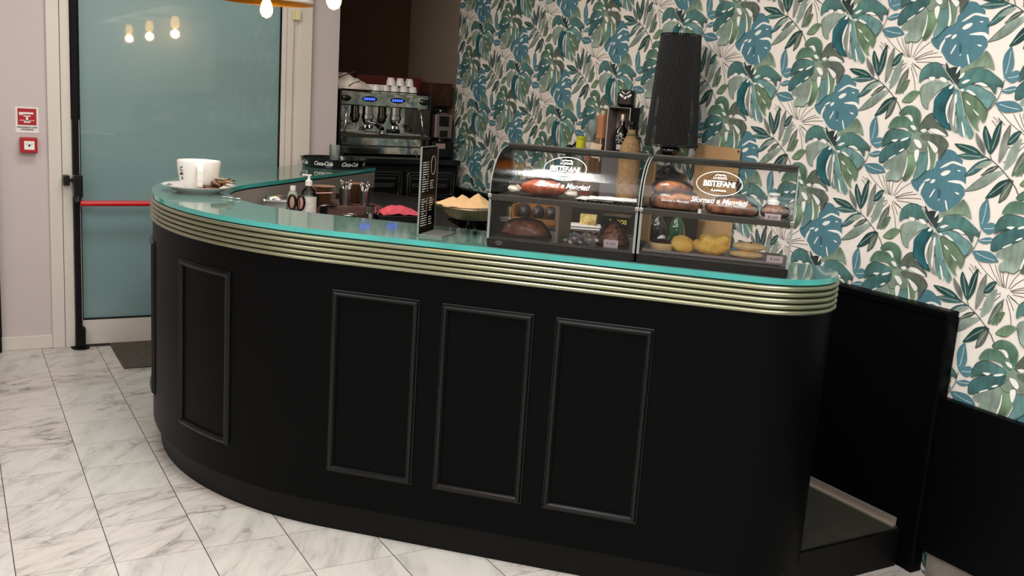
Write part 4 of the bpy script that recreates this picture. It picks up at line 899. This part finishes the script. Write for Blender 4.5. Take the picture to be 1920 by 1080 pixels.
for lab, z_, u, dz in (('pale oval biscuit at the bottom of the pair beside the price tag', 0, -.087, 0), ('pale oval biscuit with a raisin on top of its pair', .027, -.08, 1)):
    w = put('oval_biscuit', lab, 'biscuit', u, ZP+z_, 3.27, 3*dz)
    obj('biscuit_body', MB().sph((0, 0, .0135), (.054, .03, .0135+.001*dz), 32, 12).wob(.002, 50, 7+dz), BISC, w, smooth=True)
    if dz: obj('raisin', MB().sph((.004, -.012, .0275), (.005, .004, .003), 10, 6), CHOC, w, smooth=True)

# ================================================================== WORKTOP ITEMS BEHIND THE BAR (z 1.0)
nd = thing('napkin_dispenser', 'chrome dome topped dispenser behind the curved glass', 'dispenser', (1.425, 4.855, 1.0), rad(-20))
obj('case', MB().box((0, 0, .035), (.13, .09, .07)), CHROME, nd, bevel=.012)
obj('dome', MB().sph((0, 0, .066), (.062, .043, .022), 24, 12), CHROME, nd, smooth=True)
sz = thing('sanitizer_bottle', 'clear pump bottle with white label and white pump', 'bottle', (1.527, 4.66, 1.0), rad(-30))
obj('bottle_body', MB().lathe([(0, 0), (.034, 0), (.038, .006), (.038, .115), (.03, .135), (.014, .15), (.014, .158), (0, .158)], (0, 0, 0), 32), GLASSC, sz, smooth=True, ang=50)
obj('label_wrap', MB().lathe([(.0385, .01), (.0388, .01), (.0388, .105), (.0385, .105)], (0, 0, 0), 32), mat('label_white', (226, 220, 214), .6, var=.2, vscale=60), sz, smooth=True, ang=50)
obj('pump', MB().lathe([(0, .156), (.017, .156), (.017, .18), (.008, .184), (.006, .2), (.006, .205), (0, .205)], (0, 0, 0), 24).box((-.01, 0, .207), (.045, .012, .007)), WHITEPL, sz, smooth=True, ang=40)
s2 = thing('small_bottle', 'small clear bottle with white cap left of the sanitizer', 'bottle', (1.47, 4.73, 1.0))
obj('bottle_body', MB().lathe([(0, 0), (.022, 0), (.025, .005), (.025, .1), (.018, .118), (.01, .124), (0, .124)], (0, 0, 0), 24), clear('pale_bottle', (214, 220, 196), frost=.5), s2, smooth=True, ang=50)
obj('cap', MB().lathe([(0, .124), (.014, .124), (.014, .146), (0, .146)], (0, 0, 0), 20), WHITEPL, s2, smooth=True, ang=40)
sc_ = thing('scissors', 'scissors with two black and orange loop handles upright in a holder', 'scissors', (1.452, 4.61, 1.0), rad(-30))
for s in (-1, 1):
    obj('handle', MB().tube([(s*.021+.017*cos(2*pi*i/20), 0, .08+.034*sin(2*pi*i/20)) for i in range(20)], .0058, 8, closed=True), BLACKPL, sc_, smooth=True)
    obj('grip_insert', MB().tube([(s*.021+.0125*cos(2*pi*i/20), 0, .08+.029*sin(2*pi*i/20)) for i in range(20)], .0032, 6, closed=True), mat('orange_grip', (196, 74, 48), .5), sc_, smooth=True)
obj('blades', MB().box((-.004, 0, .026), (.011, .002, .05)).box((.004, .002, .026), (.011, .002, .05)), STEEL, sc_)
obj('holder', MB().box((0, 0, .012), (.06, .03, .024)), BLACKPL, sc_, bevel=.003)
sh = thing('wooden_box', 'low dark brown wooden box carrying saucers and spoon tumblers', 'box', (1.76, 4.86, 1.0))
obj('box_body', MB().box((0, 0, .024), (.36, .30, .048)), mat('box_wood', (92, 66, 58), .5, var=.15), sh, bevel=.003)
ZX = 1.0485
def tumbler(x, y, r, h, lab, seed):
    t = thing('spoon_tumbler', lab, 'tumbler', (x, y, ZX))
    obj('tumbler_body', MB().lathe([(0, .006), (r*.7, .006), (r*.72, 0), (r*.8, 0), (r*.82, .01), (r*.9, .02), (r, h), (r*.95, h), (r*.86, .02), (0, .014)], (0, 0, 0), 28), STEEL, t, smooth=True, ang=50)
    R = random.Random(seed)
    for i in range(7):
        a = 2*pi*i/7+R.random()*.4; rr = r*.55; L_ = h+R.uniform(.012, .03)
        o = thing('teaspoon', 'steel teaspoon standing handle up in the '+('wider left' if seed == 1 else 'narrow right')+' tumbler', 'spoon', (x, y, ZX+.014), a, 'spoons in the '+('left' if seed == 1 else 'right')+' tumbler')
        obj('spoon_body', MB().tube([(.0, 0, .002), (rr*.5, 0, L_*.5), (rr*1.2, 0, L_-.014)], [.0022, .0018, .003], 6).sph((rr*1.3, 0, L_-.006), (.006, .003, .010), 10, 6), CHROME, o, smooth=True)
tumbler(1.755, 4.76, .036, .085, 'wider steel tumbler of spoons on the wooden box', 1)
tumbler(1.862, 4.775, .030, .072, 'narrow steel tumbler of spoons at the right of the wooden box', 2)
sau = thing('stacked_saucer', 's', 'saucer', (1.655, 4.81, ZX))
obj('plate', MB().lathe([(0, .002), (.03, .002), (.034, 0), (.036, .002), (.058, .009), (.06, .011), (.035, .005), (0, .005)], (0, 0, 0), 32), mat('brown_glaze', (150, 116, 84), .3), sau, smooth=True, ang=50)
l1 = 'thin brown edged saucer in the pile left of the spoon tumblers'; sau['label'] = l1; sau['group'] = 'saucers in the left pile'
for i in range(1, 11): dup(sau, (1.655+random.uniform(-.002, .002), 4.81, ZX+.008*i), 0, l1)
l2 = 'thin grey saucer in the pile between the two spoon tumblers'
sb = dup(sau, (1.845, 4.89, ZX), 0, l2); sb['group'] = 'saucers in the right pile'
for i in range(1, 12): o = dup(sb, (1.845, 4.89, ZX+.008*i), 0, l2)
rd_ = thing('stir_stick', 'pale pink straw lying across the saucer pile', 'straw', (1.6, 4.72, ZX+.066))
obj('straw', MB().tube([(-.03, -.02, .0), (.07, .005, .0)], .0025, 8), mat('pink_straw', (232, 190, 190), .5), rd_)
obj('clip', MB().box((-.02, -.005, -.033), (.03, .03, .062)), BLACKPL, rd_)
tg = thing('steel_tongs', 'small steel tongs lying in front of the brown saucers', 'tongs', (1.635, 4.69, 1.0), rad(10))
obj('arm', MB().tube([(-.04, 0, .052), (.0, .0, .058), (.05, -.008, .052)], .004, 8), STEEL, tg, smooth=True); obj('arm', MB().tube([(-.04, 0, .052), (.0, .01, .05), (.05, .012, .05)], .004, 8), STEEL, tg, smooth=True)
obj('rest', MB().box((-.02, .0, .024), (.03, .016, .048)), BLACKPL, tg)
jg = thing('milk_jug', 'small steel milk jug in front of the wooden box', 'jug', (1.815, 4.57, 1.0), rad(20))
obj('jug_body', MB().lathe([(0, 0), (.03, 0), (.032, .004), (.029, .04), (.027, .07), (.0255, .07), (.027, .04), (.029, .008), (0, .006)], (0, 0, 0), 28), CHROME, jg, smooth=True, ang=50)
obj('handle', MB().tube([(.027, 0, .062), (.05, 0, .062), (.054, 0, .04), (.05, 0, .02), (.031, 0, .016)], .003, 8), CHROME, jg, smooth=True)
bt = thing('bar_tray', 'black plastic bar tray under the pink cloth', 'tray', (1.965, 4.56, 1.0), rad(-8))
obj('tray_body', MB().box((0, 0, .004), (.24, .17, .006)).box((0, -.083, .016), (.24, .005, .03)).box((0, .083, .016), (.24, .005, .03)).box((-.118, 0, .016), (.005, .17, .03)).box((.118, 0, .016), (.005, .17, .03)), BLACKPL, bt, bevel=.002)
cl = MB(); K = 18; g_ = {}
for a in range(K+1):
    for c in range(K+1):
        X = (a/K-.5); Y = (c/K-.5); e = max(0, 1-(abs(X)*2)**2.2)*max(0, 1-(abs(Y)*2)**2.5)
        g_[a, c] = (X*.21, Y*.13, .03+.05*e*(1-.55*(X+.5))+.008*noise.noise(Vector((X*7, Y*9, 3))))
for a in range(K):
    for c in range(K): cl.add([g_[a, c], g_[a+1, c], g_[a+1, c+1], g_[a, c+1]], [(0, 1, 2, 3)])
o = obj('cleaning_cloth', cl, PINKCL, smooth=True, loc=(1.975, 4.575, 1.003), rz=rad(-8)); md = o.modifiers.new('s', 'SOLIDIFY'); md.thickness = .004; md.offset = -1
tag(o, 'bright pink cleaning cloth bunched on the black bar tray', 'cloth')
gp = thing('strainer', 'small wire strainer on the worktop edge left of the jug', 'strainer', (1.69, 4.53, 1.0))
obj('ring', MB().tube([(.035*cos(2*pi*i/24), .035*sin(2*pi*i/24), .03) for i in range(24)], .003, 6, closed=True), CHROME, gp, smooth=True); obj('basket', MB().lathe([(0, .0), (.02, .003), (.032, .018), (.035, .03)], (0, 0, 0), 24), BLACKPL, gp, smooth=True)

# objects seen through the lower part of the cases, on the worktop side
tag(obj('riser_shelf', MB().box((0, 0, .055), (.56, .18, .11)), WORKM, loc=UV(-.84, 4.17, 1.0), rz=RZ, bevel=.002), 'low black riser on the worktop behind the left display case', 'riser')
cr = thing('wooden_crate', 'open wooden crate holding dark packets, seen through the left case', 'crate', UV(-1.01, 4.17, 1.1105), RZ)
obj('crate_body', MB().box((0, 0, .004), (.20, .14, .008)).box((0, -.066, .014), (.20, .008, .028)).box((0, .066, .04), (.20, .008, .08)).box((-.096, 0, .04), (.008, .14, .08)).box((.096, 0, .04), (.008, .14, .08)), mat('crate_wood', (150, 100, 40), .6, var=.3, vscale=14), cr, bevel=.001)
for i in range(3):
    tag(obj('coffee_packet', MB().sph((0, 0, .036), (.026, .045, .036), 14, 10).wob(.006, 40, i), mat('packet_dark', (50, 44, 52), .35, var=.4, vscale=30), loc=UV(-1.07+i*.06, 4.17, 1.1205), rz=RZ, smooth=True), ('left', 'middle', 'right')[i]+' dark coffee packet lying in the wooden crate', 'packet')
mgz = thing('leaflet_stack', 'white leaflets in a slanted pile seen through the left case', 'papers', UV(-.81, 4.165, 1.1105), RZ+rad(12))
obj('sheets', MB().box((0, 0, .006), (.15, .12, .012)).box((.01, -.01, .014), (.14, .11, .004)), PAPER, mgz, bevel=.002)
tag(obj('yellow_box', MB().box((0, 0, .022), (.07, .03, .044)), mat('pale_yellow_card', (220, 204, 130), .7, var=.5, vscale=40, col2=(150, 120, 60)), loc=UV(-.785, 4.17, 1.127), rz=RZ, bevel=.001), 'pale yellow box standing on the white leaflets', 'box')
bx = thing('black_box', 'black carton with yellow letters seen through the left case', 'carton', UV(-.66, 4.17, 1.1105), RZ)
obj('carton', MB().box((0, 0, .035), (.12, .09, .07)), BLACKPL, bx, bevel=.001); q = text_mb('XEROS', .024, extra=.0006); q.xf(lambda v: UPX @ v+Vector((.01, -.0455, .045))); obj('lettering', q, mat('yellow_print', (206, 190, 70), .6), bx)
tag(obj('red_bottle', MB().lathe([(0, -.06), (.022, -.06), (.022, .04), (.02, .08), (.006, .09), (0, .09)], (0, 0, 0), 20), REDP, loc=UV(-.535, 4.14, 1.06), smooth=True, ang=40), 'small red plastic bottle beside the black carton', 'bottle')
for i, (u, v, mt_, lb) in enumerate(((-.49, 4.2, DARKGL, 'dark bottle with round white label seen through the right case'), (-.41, 4.2, GREENGL, 'green bottle beside the kraft sheet seen through the right case'))):
    b_ = thing('drink_bottle', lb, 'bottle', UV(u, v, 1.0))
    obj('bottle_body', MB().lathe([(0, 0), (.034, 0), (.037, .005), (.037, .13), (.03, .16), (.015, .19), (.0135, .23), (0, .23)], (0, 0, 0), 28), mt_, b_, smooth=True, ang=50)
    if i == 0:
        q = MB().lathe([(0, .0), (.024, .0), (.024, .001), (0, .001)], (0, 0, 0), 28, M=UPX).xf(lambda v: Vector((v.x, -math.sqrt(max(0, .0385**2-v.x**2))-.0, v.z+.09))); obj('round_label', q, PAPER, b_)
gj = thing('glass_tumbler', 'empty clear tumbler left of the dark bottle behind the right case', 'glass', UV(-.56, 3.98, 1.0))
obj('tumbler_body', MB().lathe([(0, .004), (.03, .004), (.033, 0), (.038, .11), (.036, .11), (.031, .01), (0, .01)], (0, 0, 0), 28), clear('greenish_glass', (170, 190, 176), frost=.25), gj, smooth=True, ang=50)

# ================================================================== BOTTLE SHELF AGAINST THE WALLPAPER
bs = thing('bottle_cabinet', 'dark narrow cabinet against the wallpaper carrying bottles and lamp', 'cabinet', (2.925, 4.33, .15))
obj('carcass', MB().box((0, 0, .5), (.27, 1.52, 1.0)), mat('cabinet_dark', (30, 28, 27), .5), bs, bevel=.003); obj('top_board', MB().box((0, 0, 1.008), (.29, 1.54, .016)), mat('cabinet_top', (44, 40, 38), .4), bs, bevel=.002)
ZC = 1.1665
lp = thing('table_lamp', 'tall black table lamp with tapered string shade', 'lamp', (2.95, 3.69, ZC))
obj('lamp_base', MB().lathe([(0, 0), (.075, 0), (.078, .01), (.05, .022), (.02, .035), (.016, .08), (.03, .11), (.075, .135), (.088, .155), (.075, .175), (.04, .19), (.02, .215), (.018, .245), (.045, .265), (.05, .285), (.03, .305), (.012, .32), (.01, .42), (0, .42)], (0, 0, 0), 36), mat('gloss_black', (16, 15, 15), .12, coat=.8), lp, smooth=True, ang=60)
zb_, zt_ = .302, .808; rb_, rt_ = .122, .092
sh_ = obj('lamp_shade', MB().lathe([(rb_*.62, zb_+.005), (rt_*.86, zt_-.005)], (0, 0, 0), 48), mat('shade_lining', (12, 11, 11), .9), lp, smooth=True)
ss = MB()
for i in range(84):
    a = 2*pi*i/84; ss.tube([(cos(a)*rb_, sin(a)*rb_, zb_), (cos(a)*rt_, sin(a)*rt_, zt_)], .0017, 4, cap=False)
o = obj('shade_strings', ss, mat('black_string', (16, 15, 15), .6), sh_); o['kind'] = 'stuff'
obj('shade_ring', MB().tube([(cos(2*pi*i/48)*rb_, sin(2*pi*i/48)*rb_, zb_) for i in range(48)], .003, 6, closed=True), BLACKPL, sh_); obj('shade_ring', MB().tube([(cos(2*pi*i/48)*rt_, sin(2*pi*i/48)*rt_, zt_) for i in range(48)], .003, 6, closed=True).tube([(rt_, 0, zt_), (-rt_, 0, zt_)], .0025, 6).tube([(0, rt_, zt_), (0, -rt_, zt_)], .0025, 6), BLACKPL, sh_)

rb = thing('spirit_box', 'black open fronted presentation box holding a dark liqueur bottle', 'box', (2.95, 4.085, ZC), 0)
# box front faces the bar (-x); bottom stands on a plain grey carton
tag(obj('grey_carton', MB().box((2.955, 4.09, ZC+.12), (.14, .14, .24), rz=rad(34)), mat('carton_grey', (96, 94, 96), .7)), 'plain grey carton under the black presentation box', 'carton')
rb.location.z = ZC+.2405
bb = MB().box((.062, 0, .112), (.006, .124, .224)).box((0, 0, .003), (.13, .124, .006)).box((0, 0, .221), (.13, .124, .006)).box((0, .059, .112), (.13, .006, .224)).box((0, -.059, .112), (.13, .006, .224))
obj('box_shell', bb, BLACKMAT, rb); rb.rotation_euler.z = rad(34)
obj('inner_lining', MB().box((.058, 0, .112), (.002, .11, .21)).box((.0, .0555, .112), (.125, .001, .21)), mat('lining_mauve', (150, 134, 128), .8), rb)
fr_ = [(-.066, .058, .004), (-.066, -.058, .004), (-.066, -.058, .22), (-.066, .058, .22)]
obj('white_edge', MB().tube(fr_, .0022, 4, closed=True), PAPER, rb)
lb_ = thing('liqueur_bottle', 'dark round shouldered bottle with ornate label inside the black box', 'bottle', (2.94, 4.074, ZC+.2475), rad(45))
obj('bottle_body', MB().lathe([(0, 0), (.034, 0), (.038, .01), (.04, .07), (.034, .1), (.014, .122), (.012, .15), (0, .15)], (0, 0, 0), 32), DARKGL, lb_, smooth=True, ang=50)
obj('stopper', MB().lathe([(0, .148), (.013, .148), (.014, .178), (.01, .184), (0, .184)], (0, 0, 0), 24), mat('silver_foil', (190, 170, 160), .3, .6), lb_, smooth=True, ang=50)
q = MB()
for i in range(14):
    a = 2*pi*i/14; rr_ = .018 if i % 2 else .01
    q.box((-.0405, cos(a)*rr_, .065+sin(a)*rr_*1.2), (.001, .006, .005))
q.box((-.0385, 0, .02), (.002, .03, .026)); obj('ornate_label', q, mat('silver_print', (186, 186, 184), .5), lb_)
ow = thing('owl_figurine', 'small black cube shaped owl with white eyes on the presentation box', 'figurine', (2.95, 4.07, ZC+.2405+.2245), rad(42))
obj('owl_body', MB().box((0, 0, .042), (.07, .085, .084)), BLACKPL, ow, bevel=.014)
e = MB()
for s in (-1, 1): e.box((-.0362, s*.02, .055), (.002, .022, .009), M=Matrix.Rotation(s*.6, 3, 'X')).box((-.0362, s*.012, .07), (.002, .022, .004), M=Matrix.Rotation(s*.7, 3, 'X'))
e.box((-.0362, 0, .045), (.002, .009, .016), M=Matrix.Rotation(.78, 3, 'X')); obj('face_print', e, WINK, ow)

def bottle(name, lab, loc, prof, m, parts=()):
    b_ = thing(name, lab, 'bottle', loc); obj('bottle_body', MB().lathe(prof, (0, 0, 0), 32), m, b_, smooth=True, ang=50)
    for nm, pf, mm in parts: obj(nm, MB().lathe(pf, (0, 0, 0), 28), mm, b_, smooth=True, ang=50)
    return b_
b1 = bottle('burlap_bottle', 'bottle wrapped in burlap with black stopper beside the string lamp', (2.90, 3.935, ZC), [(0, 0), (.05, 0), (.054, .01), (.054, .22), (.05, .27), (.035, .31), (.02, .335), (.02, .36), (0, .36)], BURLAP,
            [('stopper', [(0, .35), (.016, .35), (.016, .375), (.026, .38), (.026, .4), (0, .405)], BLACKPL), ('tie', [(.0205, .33), (.026, .332), (.026, .34), (.0205, .342)], mat('green_twine', (90, 100, 60), .9))])
b2 = bottle('brandy_bottle', 'large amber bottle with a wooden neck sleeve and hanging paper tag', (2.95, 4.262, ZC), [(0, 0), (.058, 0), (.062, .01), (.062, .17), (.05, .24), (.028, .30), (.026, .33), (0, .33)], mat('amber_bottle', (96, 62, 36), .12, coat=.8),
            [('neck_sleeve', [(.0, .3), (.032, .3), (.028, .32), (.0285, .40), (.024, .42), (0, .42)], mat('copper_wood', (176, 116, 74), .4)), ('cork', [(0, .42), (.012, .42), (.012, .44), (0, .44)], mat('cork', (206, 190, 150), .8))])
b2.rotation_euler.z = rad(48)
obj('paper_tag', MB().box((-.064, .018, .235), (.002, .056, .075), M=Matrix.Rotation(.12, 3, 'X')), mat('tag_cream', (232, 206, 180), .8), b2)
b3 = bottle('whisky_bottle', 'clear bottle with amber spirit and red brown oval label', (2.84, 4.21, ZC), [(0, 0), (.05, 0), (.054, .008), (.054, .07), (.045, .1), (.02, .13), (.016, .15), (.015, .19), (0, .19)], clear('amber_glass', (214, 190, 150), frost=.2),
            [('cap', [(0, .185), (.017, .185), (.017, .21), (0, .21)], mat('copper_cap', (150, 96, 84), .4))])
b3.rotation_euler.z = rad(50)
q = MB().lathe([(0, .0), (.036, .0), (.036, .001), (0, .001)], (0, 0, 0), 28, M=Matrix.Rotation(-pi/2, 3, 'Y'), sx=.8).xf(lambda v: Vector((-math.sqrt(max(0, .0552**2-v.y**2)), v.y, v.z+.042))); obj('oval_label', q, mat('red_brown_label', (112, 50, 40), .6), b3)
t = text_mb('RIS', .022, extra=.0006); t.xf(lambda v: Vector((-.0562, -v.x, v.y+.042))); obj('lettering', t, mat('cream_print', (226, 210, 180), .6), b3)
b4 = bottle('yellow_capped_bottle', 'slim clear bottle with a yellow green cap and label', (2.95, 4.45, ZC), [(0, 0), (.028, 0), (.03, .008), (.03, .15), (.02, .19), (.014, .215), (0, .215)], clear('pale_glass', (214, 226, 214), frost=.2),
            [('yellow_sleeve', [(0, .2), (.026, .2), (.026, .27), (.02, .275), (.024, .28), (.024, .295), (0, .297)], YELLOWC)])
b5 = bottle('glass_ornament', 'small blue white glass globe ornament left of the brandy bottle', (3.035, 4.47, ZC), [(0, 0), (.03, 0), (.02, .01), (.008, .03), (.006, .28), (.012, .3), (.034, .33), (.036, .36), (.024, .385), (0, .39)], clear('bluish_glass', (206, 220, 224), frost=.35))
b5['category'] = 'ornament'
b6 = bottle('short_bottle', 'short clear bottle with copper cap left of the red labelled bottle', (2.84, 4.36, ZC), [(0, 0), (.03, 0), (.033, .006), (.033, .06), (.02, .08), (.014, .1), (0, .1)], clear('amber_glass', (214, 190, 150), frost=.2), [('cap', [(0, .098), (.016, .098), (.016, .118), (0, .118)], mat('copper_cap', (150, 96, 84), .4))])
tag(obj('bottle_opener', MB().tube([(2.95, 4.56, ZC+.24), (2.95, 4.53, ZC+.235), (2.95, 4.49, ZC+.262)], .006, 8).lathe([(0, 0), (.02, 0), (.018, .24), (0, .24)], (2.95, 4.56, ZC), 16), BLACKPL), 'thin black stand with a hooked top left of the yellow capped bottle', 'stand')
kp = thing('kraft_poster', 'brown kraft paper sheet pinned to the wallpaper right of the lamp', 'poster', (WX-.012, 3.547, 1.225))
obj('sheet', MB().box((0, 0, 0), (.0015, .305, .515)), KRAFT, kp)
for y in (-.142, .142): obj('pin', MB().sph((-.002, y, .245), .005, 10, 8), BLACKPL, kp)
for y in (-.142, .142): obj('pin', MB().sph((-.002, y, -.245), .005, 10, 8), BLACKPL, kp)

# ================================================================== PENDANT LAMPS
def pendant(y, z, lab):
    p = thing('pendant_lamp', lab, 'pendant lamp', (1.43, y, z))
    obj('disc_shade', MB().lathe([(.03, .085), (.06, .08), (.14, .052), (.235, .012), (.24, .0), (.238, -.001)], (0, 0, 0), 64), mat('shade_outside', (214, 204, 196), .5), p, smooth=True)
    obj('shade_inside', MB().lathe([(.028, .08), (.06, .0765), (.14, .049), (.2335, .009), (.2375, -.001)], (0, 0, 0), 64), BRASS, p, smooth=True)
    obj('socket', MB().lathe([(0, .13), (.02, .13), (.024, .1), (.024, .03), (.018, .02), (0, .02)], (0, 0, 0), 24), mat('black_socket', (20, 18, 16), .4), p, smooth=True, ang=50)
    obj('cord', MB().tube([(0, 0, .12), (0, 0, H-z-.02)], .0035, 8).lathe([(0, 0), (.05, 0), (.05, .02), (0, .02)], (0, 0, H-z-.021), 24), mat('black_socket', (20, 18, 16), .4), p)
    obj('bulb', MB().lathe([(.0, -.078), (.004, -.077), (.02, -.07), (.030, -.052), (.032, -.036), (.026, -.008), (.017, .012), (.014, .022), (0, .022)], (0, 0, 0), 28), BULB, p, smooth=True)
    l = bpy.data.lights.new('bulb_light', 'POINT'); l.energy = 3; l.color = (1, .66, .34); l.shadow_soft_size = .03
    o = bpy.data.objects.new('bulb_light', l); COL.objects.link(o); o.location = (1.43, y, z-.11)
pendant(5.11, 2.03, 'pendant lamp with brass lined disc shade nearest the glass door')
pendant(4.10, 2.03, 'pendant lamp with disc shade in the middle over the bar')
pendant(3.10, 2.03, 'pendant lamp with disc shade nearest the camera')
